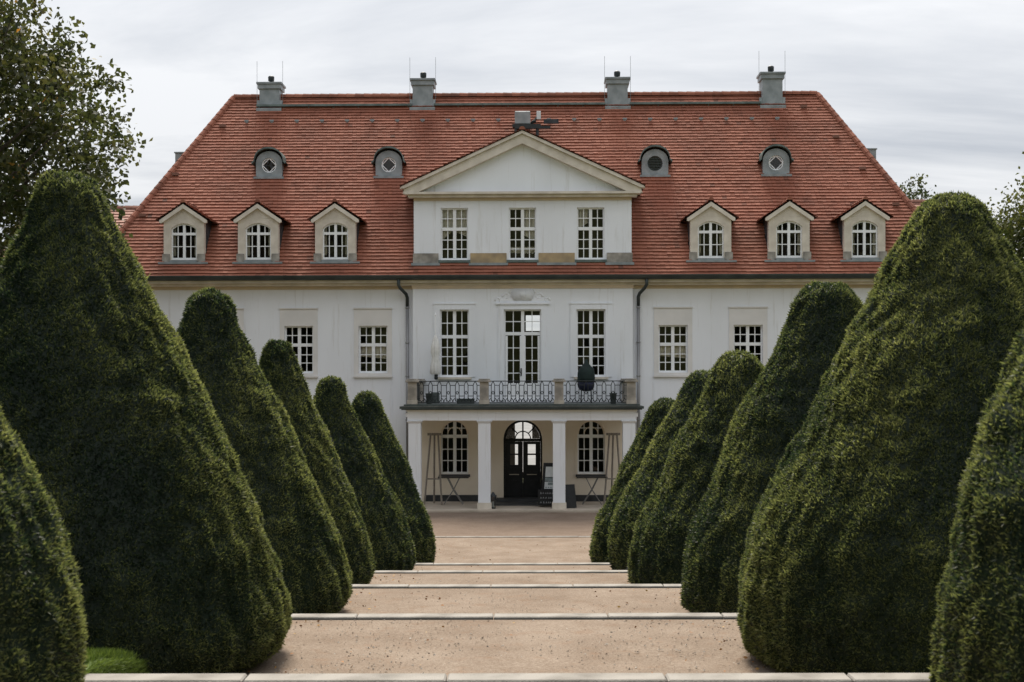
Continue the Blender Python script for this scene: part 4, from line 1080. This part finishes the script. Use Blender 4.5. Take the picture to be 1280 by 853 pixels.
t = tag(empty('folding_sign', pal_world(1.72, -2.95, .056), radians(20)), 'dark folding pavement sign half hidden by the right middle pillar', 'sign')
for s in (-1, 1):
    p = MB(); i = 0
    q = [(-.22, s * .22, 0), (.22, s * .22, 0), (.22, s * .03, .85), (-.22, s * .03, .85)]
    p.v += q + [(a, b + .025, c) for a, b, c in q]; p.f += [(0, 1, 2, 3), (7, 6, 5, 4), (0, 4, 5, 1), (1, 5, 6, 2), (2, 6, 7, 3), (3, 7, 4, 0)]
    p.build('board', M['black'], t)

# ------------------------------------------------------------------ houses behind
def house(x0, x1, y0, y1, ze, zr, lab):
    t = tag(empty('outbuilding', ((x0 + x1) / 2, y0, 0)), lab, 'house', 'side buildings behind the house')
    w = (x1 - x0) / 2; d = y1 - y0
    p = MB(); p.box(-w, w, 0, d, 0, ze); p.build('wall', M['rendergrey'], t)
    rf = MB(); a, b = w + .4, -.5
    rf.face([(-a, -.5, ze - .02), (a, -.5, ze - .02), (a, d/2, zr - .03), (-a, d/2, zr - .03)]); rf.face([(a, d + .5, ze - .02), (-a, d + .5, ze - .02), (-a, d/2, zr - .03), (a, d/2, zr - .03)])
    rf.face([(-w, 0, ze), (-w, d, ze), (-w, d/2, zr - .05)]); rf.face([(w, d, ze), (w, 0, ze), (w, d/2, zr - .05)])
    r_ = rf.build('roof', M['rendergrey'], t)
    L = sqrt((d/2 + .5) ** 2 + (zr - ze) ** 2); sv = Vector((0, d/2 + .5, zr - ze)) / L
    p = MB(); tiles_on(p, (0, -.5, ze), (1, 0, 0), sv, (0, -sv.z, sv.y), L, lambda t_: (-a, a), course=.3, tw=.3)
    ridge_caps(p, (-a, d/2, zr), (a, d/2, zr), .14, .4)
    tag(p.build('roof_tiles', M['tile_old'], r_), kind='stuff')
    for k in range(3):
        x = -w + (k + .5) * 2 * w / 3; p = MB(); p.box(x - .5, x + .5, -.03, -.002, ze - 3, ze - 1.4); p.build('window', M['paint'], t)
        p = MB(); p.face([(x - .42, -.034, ze - 2.92), (x + .42, -.034, ze - 2.92), (x + .42, -.034, ze - 1.48), (x - .42, -.034, ze - 1.48)]); p.build('pane', M['slate'], t)
house(-25, -17, 68, 76, 10.6, 13.75, 'low red roofed side building behind the left end of the manor roof')
house(17.0, 22.8, 68, 76, 10.6, 14.0, 'low red roofed side building behind the right end of the manor roof')

# ------------------------------------------------------------------ foliage helpers
def tri_mesh(name, V, F4, tint, material, smooth_mask=None):
    me = bpy.data.meshes.new(name); nv, nf = len(V), len(F4)
    me.vertices.add(nv); me.vertices.foreach_set('co', np.asarray(V, np.float32).ravel())
    me.loops.add(nf * 4); me.loops.foreach_set('vertex_index', np.asarray(F4, np.int32).ravel())
    me.polygons.add(nf); me.polygons.foreach_set('loop_start', np.arange(0, nf * 4, 4, dtype=np.int32)); me.polygons.foreach_set('loop_total', np.full(nf, 4, np.int32))
    if smooth_mask is not None: me.polygons.foreach_set('use_smooth', smooth_mask)
    me.materials.append(material)
    at = me.attributes.new('tint', 'FLOAT', 'POINT'); at.data.foreach_set('value', np.asarray(tint, np.float32))
    me.update(calc_edges=True); me.validate(); return me

def mixed_mesh(name, V, F4, F3, tint, material):
    me = bpy.data.meshes.new(name); n4, n3 = len(F4), len(F3)
    me.vertices.add(len(V)); me.vertices.foreach_set('co', np.asarray(V, np.float32).ravel())
    me.loops.add(n4 * 4 + n3 * 3); me.loops.foreach_set('vertex_index', np.concatenate([np.asarray(F4, np.int32).ravel(), np.asarray(F3, np.int32).ravel()]))
    me.polygons.add(n4 + n3)
    me.polygons.foreach_set('loop_start', np.concatenate([np.arange(n4, dtype=np.int32) * 4, n4 * 4 + np.arange(n3, dtype=np.int32) * 3]))
    me.polygons.foreach_set('loop_total', np.concatenate([np.full(n4, 4, np.int32), np.full(n3, 3, np.int32)]))
    sm = np.zeros(n4 + n3, bool); sm[:n4] = True; me.polygons.foreach_set('use_smooth', sm)
    me.materials.append(material)
    at = me.attributes.new('tint', 'FLOAT', 'POINT'); at.data.foreach_set('value', np.asarray(tint, np.float32))
    me.update(calc_edges=True); return me

def sprig_tris(P, Dv, L, Wd, ref):
    """one pointed triangle per sprig, wide at the tip third and narrow at its root"""
    n = len(P); side = np.cross(Dv, ref); side /= np.linalg.norm(side, axis=1)[:, None] + 1e-9
    V = np.empty((n, 3, 3)); sk = (RNG.random(n) - .5)
    V[:, 0] = P - side * (Wd * .5)[:, None]; V[:, 1] = P + side * (Wd * .5)[:, None]; V[:, 2] = P + Dv * L[:, None] + side * (Wd * sk)[:, None]
    return V.reshape(-1, 3), np.arange(n * 3).reshape(-1, 3)

def leaf_quads(P, Dv, L, Wd, roll, ref=None):
    """diamond leaves: base P, direction Dv, length L, width Wd"""
    n = len(P); ref = RNG.normal(size=(n, 3)) if ref is None else ref; side = np.cross(Dv, ref); side /= np.linalg.norm(side, axis=1)[:, None] + 1e-9
    nr = np.cross(side, Dv)
    mid = P + Dv * (L * .5)[:, None]
    V = np.empty((n, 4, 3)); V[:, 0] = P; V[:, 1] = mid + side * (Wd * .5)[:, None] + nr * (L * roll)[:, None]; V[:, 2] = P + Dv * L[:, None]; V[:, 3] = mid - side * (Wd * .5)[:, None] + nr * (L * roll)[:, None]
    return V.reshape(-1, 3), np.arange(n * 4).reshape(-1, 4)

PROF = {
 'cone':   [(0, .88), (.03, .965), (.065, 1.0), (.12, .99), (.23, .925), (.32, .845), (.41, .755), (.50, .655), (.576, .58), (.68, .46), (.77, .35), (.84, .275), (.90, .21), (.94, .185), (.968, .15), (.986, .115), (.996, .07), (1, .01)],
 'bullet': [(0, .90), (.02, .965), (.075, 1.0), (.167, 1.0), (.27, .965), (.34, .905), (.415, .815), (.53, .67), (.59, .61), (.665, .53), (.745, .425), (.81, .35), (.87, .285), (.925, .225), (.96, .18), (.982, .135), (.995, .08), (1, .01)],
 'fat':    [(0, .90), (.02, .965), (.075, 1.0), (.20, 1.0), (.32, .955), (.40, .89), (.49, .80), (.60, .67), (.75, .47), (.87, .31), (.93, .235), (.965, .18), (.985, .13), (1, .01)],
 'plump':  [(0, .92), (.03, .985), (.08, 1.0), (.17, .985), (.29, .91), (.384, .80), (.505, .68), (.607, .60), (.68, .505), (.75, .42), (.82, .34), (.88, .28), (.93, .235), (.963, .185), (.984, .135), (.996, .075), (1, .01)],
}
def yew(x, y, z, H, R, prof, count, leaf, seed, lab, lean=0.0, bright=0.0):
    H += .06
    t = tag(empty('topiary_yew', (x, y, z), radians(seed * 37 % 360)), lab, 'yew tree', 'clipped yews lining the path')
    t.rotation_euler = (0, 0, 0)
    pr = np.array(PROF[prof]); nh, na = 92, 112
    # arc-length spaced rows
    hh = np.linspace(0, 1, 600); rr = np.interp(hh, pr[:, 0], pr[:, 1]) * R
    ks = np.ones(9) / 9; rs = np.convolve(np.pad(rr, 4, mode='edge'), ks, 'valid'); rs[-6:] = rr[-6:]; rr = rs
    ds = np.concatenate([[0], np.cumsum(np.hypot(np.diff(hh) * H, np.diff(rr)))]); ss = np.linspace(0, ds[-1], nh)
    h = np.interp(ss, ds, hh); r = np.interp(ss, ds, rr)
    ph = np.linspace(0, 2 * pi, na, endpoint=False)
    Hg, Pg = np.meshgrid(h, ph, indexing='ij'); Rg = np.repeat(r[:, None], na, 1)
    bx = np.stack([Rg * np.cos(Pg), Rg * np.sin(Pg), Hg * H], -1).reshape(-1, 3)
    slope = np.gradient(r, ss); nz = -slope; nrad = np.sqrt(np.clip(1 - nz ** 2, 0, 1))
    NZ = np.repeat(nz[:, None], na, 1); NR = np.repeat(nrad[:, None], na, 1)
    nrm = np.stack([NR * np.cos(Pg), NR * np.sin(Pg), NZ], -1).reshape(-1, 3)
    s3 = seed * 13.7
    d = .034 * hnoise(bx * np.array([.9, .9, .7]) + s3, seed) + .024 * hnoise(bx * np.array([2.6, 2.6, 1.3]) + s3, seed + 1) + .030 * hnoise(bx * np.array([6.5, 6.5, 2.6]) + s3, seed + 2) + .034 * hnoise(bx * np.array([15, 15, 7.]) + s3, seed + 3)
    fade = np.clip(np.minimum(bx[:, 2] / .12, 1), .2, 1); d *= fade
    hue = .55 * hnoise(bx * np.array([1.1, 1.1, .6]) + s3 + 5, seed + 4) + .45 * hnoise(bx * np.array([4.5, 4.5, 2.2]) + s3 + 9, seed + 5)
    core = bx + nrm * (d - .055)[:, None]
    core[:, 0] += lean * bx[:, 2] / H
    ii = np.arange(nh - 1)[:, None] * na; jj = np.arange(na)[None, :]; j2 = (np.arange(na)[None, :] + 1) % na
    F = np.stack([ii + jj, ii + j2, ii + na + j2, ii + na + jj], -1).reshape(-1, 4)
    # sprigs
    w = (r[:-1] + r[1:]) * np.hypot(np.diff(h) * H, np.diff(r)); w = np.clip(w, 1e-4, None); w /= w.sum()
    row = RNG.choice(nh - 1, count, p=w); fr = RNG.random(count)
    # denser on the half that can be seen from the path and the terrace, thinner at the back
    ctr = atan2(-y, -x); th = np.where(RNG.random(count) < (.84 if y > 8 else .9), ctr + (RNG.random(count) - .5) * radians(250 if y > 8 else 205), ctr + pi + (RNG.random(count) - .5) * radians(110 if y > 8 else 155))
    pa = (th % (2 * pi)) / (2 * pi) * na; pa = np.minimum(pa, na - 1e-6)
    ca = pa.astype(int); fa = pa - ca; cb = (ca + 1) % na
    def interp(A):
        A = A.reshape(nh, na, -1)
        return ((A[row, ca] * (1 - fa)[:, None] + A[row, cb] * fa[:, None]) * (1 - fr)[:, None] + (A[row + 1, ca] * (1 - fa)[:, None] + A[row + 1, cb] * fa[:, None]) * fr[:, None])
    P = interp(core); n3 = interp(nrm); hu = interp(hue)[:, 0]; dd = interp(d)[:, 0]
    up = np.array([0, 0, 1.0]); g_ = RNG.normal(size=(count, 3))
    Dv = n3 * .34 + up * (.22 + .5 * RNG.random(count))[:, None] + g_ * .72; Dv /= np.linalg.norm(Dv, axis=1)[:, None]
    L = leaf * (.65 + .8 * RNG.random(count)) * (1 + .25 * np.clip(dd / .08, -1, 1)); Wl = leaf * (.46 + .26 * RNG.random(count)); stray = RNG.random(count) < .0022; L[stray] *= 1.3 + .8 * RNG.random(stray.sum()); Dv[stray] = Dv[stray] + n3[stray] * .7; Dv /= np.linalg.norm(Dv, axis=1)[:, None]
    P = P - n3 * (.012 * RNG.random(count))[:, None]
    V, Q = sprig_tris(P, Dv, L, Wl, n3 + RNG.normal(size=(count, 3)) * .38)
    brown = hnoise(P * 1.7 + s3 + 40, seed + 8) > .62
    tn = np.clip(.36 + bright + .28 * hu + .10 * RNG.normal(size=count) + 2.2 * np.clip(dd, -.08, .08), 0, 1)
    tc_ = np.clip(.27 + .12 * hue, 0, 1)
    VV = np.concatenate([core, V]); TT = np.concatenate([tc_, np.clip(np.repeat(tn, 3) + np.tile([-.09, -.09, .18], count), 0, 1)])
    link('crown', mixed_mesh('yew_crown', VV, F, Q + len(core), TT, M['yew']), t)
    b_ = MB(); b_.tube([(0, 0, -.25), (0, 0, H * .3), (.03, .02, H * .75)], [.22, .17, .05], 10); b_.build('trunk', M['bark'], t, smooth=True)
    return t

YEWS = [
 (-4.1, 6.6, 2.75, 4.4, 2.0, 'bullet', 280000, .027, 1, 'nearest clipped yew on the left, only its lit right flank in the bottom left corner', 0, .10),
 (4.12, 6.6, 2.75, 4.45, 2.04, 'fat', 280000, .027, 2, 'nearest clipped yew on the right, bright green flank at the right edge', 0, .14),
 (-4.01, 12.5, 2.18, 4.45, 2.0, 'cone', 330000, .032, 3, 'big dark clipped yew cone rising highest on the left', 0, 0.0),
 (4.0, 12.5, 2.18, 4.24, 1.95, 'bullet', 330000, .032, 4, 'big clipped yew cone on the right with a mossy green left side', 0, .0),
 (-3.98, 18.1, 1.63, 4.26, 1.88, 'cone', 170000, .038, 5, 'second full yew cone from the camera on the left of the path', 0, .0),
 (4.14, 18.1, 1.63, 4.42, 1.94, 'plump', 170000, .038, 6, 'second full yew cone from the camera on the right, with a broad rounded top', 0, .0),
 (-4.08, 24, 1.08, 4.35, 1.70, 'cone', 100000, .047, 7, 'middle yew cone of the left row in front of the wing windows', 0, .0),
 (3.97, 24, 1.08, 4.12, 1.98, 'plump', 100000, .047, 8, 'middle yew cone of the right row with a brownish rounded top', 0, .03),
 (-3.88, 29.5, .53, 4.25, 1.84, 'cone', 66000, .054, 9, 'second yew cone from the house on the left', 0, .0),
 (4.08, 29.5, .53, 4.35, 2.04, 'bullet', 66000, .054, 10, 'second yew cone from the house on the right, taller than the last one', 0, .0),
 (-3.70, 35, -.02, 4.46, 1.74, 'plump', 52000, .060, 11, 'yew cone nearest to the house on the left', 0, .0),
 (3.87, 35, -.02, 4.28, 1.90, 'plump', 52000, .060, 12, 'yew cone nearest to the house on the right', 0, .0),
]
for a in YEWS: yew(*a)

# ------------------------------------------------------------------ trees and shrubs
def tree(name, x, y, z, H, crown_c, crown_r, n_clump, per, leaf, mt, lab, cat='tree', trunk_r=.3, seed=1, group=None, base=.35, orange=0.0, spread=.55, shell=.55):
    rng = np.random.default_rng(seed); rnd = random.Random(seed)
    t = tag(empty(name, (x, y, z)), lab, cat, group)
    cc = np.array(crown_c, float); cr = np.array(crown_r, float)
    # clump centres inside the crown, uneven outline
    C = []
    while len(C) < n_clump:
        p = rng.normal(size=3); p /= np.linalg.norm(p); p *= (shell + (1 - shell) * rng.random()) if rng.random() < .75 else rng.random()
        lump = 1 + .22 * hnoise((p * 2.3 + seed)[None, :], seed)[0] + .12 * hnoise((p * 6 + seed)[None, :], seed + 3)[0]
        q = cc + p * cr * lump
        if q[2] < .4: continue
        if hnoise((q / (cr.mean() * .33) + seed * 3)[None, :], seed + 7)[0] < -.42: continue
        C.append(q)
    C = np.array(C)
    n = n_clump * per
    ci = np.repeat(np.arange(n_clump), per)
    csz = (spread * (.6 + .8 * rng.random(n_clump)))[ci]
    off = rng.normal(size=(n, 3)) * .5; off[:, 2] *= .7
    off = np.clip(off, -1.0, 1.0); P = C[ci] + off * csz[:, None]
    Dv = rng.normal(size=(n, 3)) + (off * .8) + np.array([0, 0, -.25]); Dv /= np.linalg.norm(Dv, axis=1)[:, None]
    L = leaf * (.6 + .8 * rng.random(n))
    V, Q = leaf_quads(P, Dv, L, L * (.55 + .3 * rng.random(n)), .12)
    ct = base + .28 * hnoise(C / 1.6 + seed, seed + 2) + .10 * rng.normal(size=n_clump)
    if orange:
        om = hnoise(C / 1.1 + 31 + seed, seed + 9) > (1 - orange * 2); ct[om] = .93
    tn = np.clip(ct[ci] + .12 * rng.normal(size=n), 0, 1)
    link('crown', tri_mesh(name + '_crown', V, Q, np.repeat(tn, 4), M[mt]), t)
    b = MB(); top = Vector(cc) + Vector((0, 0, cr[2] * .55))
    b.tube([(0, 0, -.4), (.05, 0, 1.2), tuple(Vector((0, 0, 0)).lerp(Vector(cc), .6)), tuple(cc), tuple(top)], [trunk_r * 1.3, trunk_r, trunk_r * .75, trunk_r * .5, .04], 10)
    b.build('trunk', M['bark'], t, smooth=True)
    b = MB()
    for k in rng.choice(n_clump, min(n_clump, 70), replace=False):
        e = Vector(C[k]); s_ = Vector(cc) * (.45 + .35 * rnd.random()); s_ = s_ if s_.z < e.z else Vector(cc) * .4
        m1 = s_.lerp(e, .5) + Vector((rnd.uniform(-.4, .4), rnd.uniform(-.4, .4), rnd.uniform(-.1, .5)))
        b.tube([tuple(s_), tuple(m1), tuple(e)], [trunk_r * .28, trunk_r * .16, .012], 5)
    b.build('limb', M['bark'], t, smooth=True)
    return t
tree('broadleaf_tree', -17.6, 40, 0, 20, (0, 0, 11.6), (6.0, 5.6, 7.6), 1750, 48, .165, 'leaf', 'tall dark broadleaf tree with a few orange leaves at the top left', trunk_r=.45, seed=5, base=.43, orange=.05, spread=.56)
tree('birch_tree', 20.6, 52, 0, 12, (0, 0, 8.3), (2.7, 2.6, 4.3), 520, 52, .15, 'leaf_light', 'loose yellow green tree at the right edge beyond the big yew', trunk_r=.16, seed=9, base=.34, spread=.75)
tree('garden_shrub', 19.2, 43, 0, 7, (0, 0, 3.6), (2.6, 2.2, 3.6), 260, 60, .14, 'leaf_light', 'yellow green shrub below the loose tree at the right edge', 'shrub', .1, seed=12, base=.5, spread=.7)
tree('garden_shrub', -20.5, 47, 0, 8, (0, 0, 4.2), (3.6, 2.8, 4.6), 420, 60, .15, 'leaf', 'dark shrub mass under the tall tree on the left', 'shrub', .12, seed=14, base=.28, spread=.8)
tree('small_tree', 24.6, 86, 0, 16, (0, 0, 14.2), (2.2, 2, 3.2), 70, 34, .24, 'leaf', 'sparse tree top peeping over the right end of the roof', trunk_r=.2, seed=21, base=.3, spread=.8)
tree('broadleaf_tree', -31, 62, 0, 14, (0, 0, 7.4), (5.5, 5, 6.8), 420, 50, .24, 'leaf', 'dark tree farther back at the left edge behind the tall one', trunk_r=.3, seed=23, base=.3, spread=1.1)
tree('broadleaf_tree', 29, 60, 0, 12, (0, 0, 6.0), (5.0, 5, 5.6), 420, 50, .24, 'leaf', 'dark tree farther back at the right edge behind the shrub', trunk_r=.3, seed=25, base=.34, spread=1.1)

# unseen vineyard slope and side trees, added to shade the yews
hb = MB(); hx = [-140, -90, -60, -40, -25, -12, 0, 12, 25, 40, 60, 90, 140]; hy = [-9, -12, -16, -22, -30, -40, -52, -70, -110]; hz = [2.2, 3.4, 6.0, 10.5, 16.5, 23, 28, 31, 32]; hi = {}
for j, y in enumerate(hy):
    for i, x in enumerate(hx): hi[i, j] = hb.vert(x, y, hz[j] + .5 * sin(x * .21 + y * .17) * min(1, j / 2))
for j in range(len(hy) - 1):
    for i in range(len(hx) - 1): hb.f.append((hi[i, j], hi[i, j+1], hi[i+1, j+1], hi[i+1, j]))
tag(hb.build('added_shade_slope', M['ground'], smooth=True), 'unseen vineyard slope added behind the garden to shade the yews', kind='structure')
for k, (x, y, h) in enumerate([(-16, 10, 14), (-15.5, 17, 13), (-16.5, 24, 14), (16, 10, 14), (15.5, 17, 13.5), (16.5, 24, 14)]):
    tree('added_shade_tree', x, y, terr(y), h, (0, 0, h * .52), (4.1, 4.6, h * .5), 170, 22, .55, 'leaf', 'unseen tree added beside the garden to shade the yews', trunk_r=.25, seed=40 + k, base=.3, spread=1.0, group='unseen trees added to shade the yews')

# ------------------------------------------------------------------ loose stones, grass and fallen leaves
def scatter_grass():
    n = 34000; P = np.empty((n, 3)); P[:, 0] = -2.96 - RNG.random(n) ** 1.3 * 1.6; P[:, 1] = 8.2 + RNG.random(n) * 3.4
    P[:, 2] = np.array([terr(y, 3.1) for y in P[:, 1]]) + .03 + .025 * np.sin(-P[:, 0] * 2.1 + P[:, 1] * 1.3)
    m = 14000; B = slice(n - m, n)          # blades hanging over the short bank beside the steps
    P[B, 1] = 9.3 + RNG.random(m) * 3.4; top = np.array([terr(y, 3.1) for y in P[B, 1]]); P[B, 2] = 2.2 + (top - 2.2) * RNG.random(m) + .02; P[B, 0] = -2.925
    Dv = RNG.normal(size=(n, 3)) * .38 + np.array([0, 0, 1.]); Dv[B] = RNG.normal(size=(m, 3)) * .4 + np.array([.55, 0, .6]); Dv /= np.linalg.norm(Dv, axis=1)[:, None]
    L = .03 + .05 * RNG.random(n); V, Q = leaf_quads(P, Dv, L, np.full(n, .007), .05)
    o = link('grass', tri_mesh('grass', V, Q, np.repeat(RNG.random(n), 4), M['grass_blade']))
    tag(o, 'short bright green grass beside the nearest kerb on the left', 'grass', kind='stuff')
scatter_grass()
def scatter_leaves():
    n = 900; P = np.empty((n, 3)); k = RNG.integers(0, 5, n); seg = [(10.6, 14.6), (16.2, 20.4), (22, 26), (27.5, 31.2), (33, 40)]
    a = np.array([seg[i][0] for i in k]); b = np.array([seg[i][1] for i in k])
    P[:, 1] = a + (b - a) * RNG.random(n); side = np.where(RNG.random(n) < .5, -1, 1); e = np.abs(RNG.normal(size=n)) * np.where(RNG.random(n) < .7, .35, 1.2)
    P[:, 0] = side * np.clip(2.6 - e, .0, 2.8); P[:, 2] = np.array([LEV[i + 1] for i in k]) + .004
    Dv = RNG.normal(size=(n, 3)); Dv[:, 2] = .12; Dv /= np.linalg.norm(Dv, axis=1)[:, None]
    L = .018 + .04 * RNG.random(n); V, Q = leaf_quads(P, Dv, L, L * .6, .1)
    tag(link('fallen_leaves', tri_mesh('fallen_leaves', V, Q, np.repeat(RNG.random(n), 4), M['dead_leaf'])), 'dry brown leaves scattered over the gravel', 'leaves', kind='stuff')
scatter_leaves()

def scatter_stones():
    n = 5500; k = RNG.choice(3, n, p=[.62, .26, .12]); seg = [(10.5, 14.7), (16.2, 20.5), (22, 26)]
    a = np.array([seg[i][0] for i in k]); b = np.array([seg[i][1] for i in k])
    c = np.empty((n, 3)); c[:, 1] = a + (b - a) * RNG.random(n); c[:, 0] = (RNG.random(n) - .5) * 5.7; c[:, 2] = np.array([LEV[i + 1] for i in k]) - .012
    r = (.004 + .010 * RNG.random(n) ** 3)
    V = np.empty((n, 5, 3)); th = RNG.random(n) * 2 * pi
    for q in range(4):
        rr = r * (.7 + .6 * RNG.random(n)); V[:, q] = c + np.stack([np.cos(th + q * pi / 2) * rr, np.sin(th + q * pi / 2) * rr, np.zeros(n)], 1)
    V[:, 4] = c + np.stack([(RNG.random(n) - .5) * r, (RNG.random(n) - .5) * r, r * (.7 + .5 * RNG.random(n))], 1)
    b5 = np.arange(n)[:, None] * 5
    F3 = np.concatenate([b5 + np.array([[q, (q + 1) % 4, 4]]) for q in range(4)])
    me = mixed_mesh('loose_stones', V.reshape(-1, 3), np.zeros((0, 4), np.int32), F3, np.repeat(RNG.random(n), 5), M['pebble'])
    tag(link('loose_stones', me), 'loose grit lying on the gravel path', 'gravel', kind='stuff')
scatter_stones()
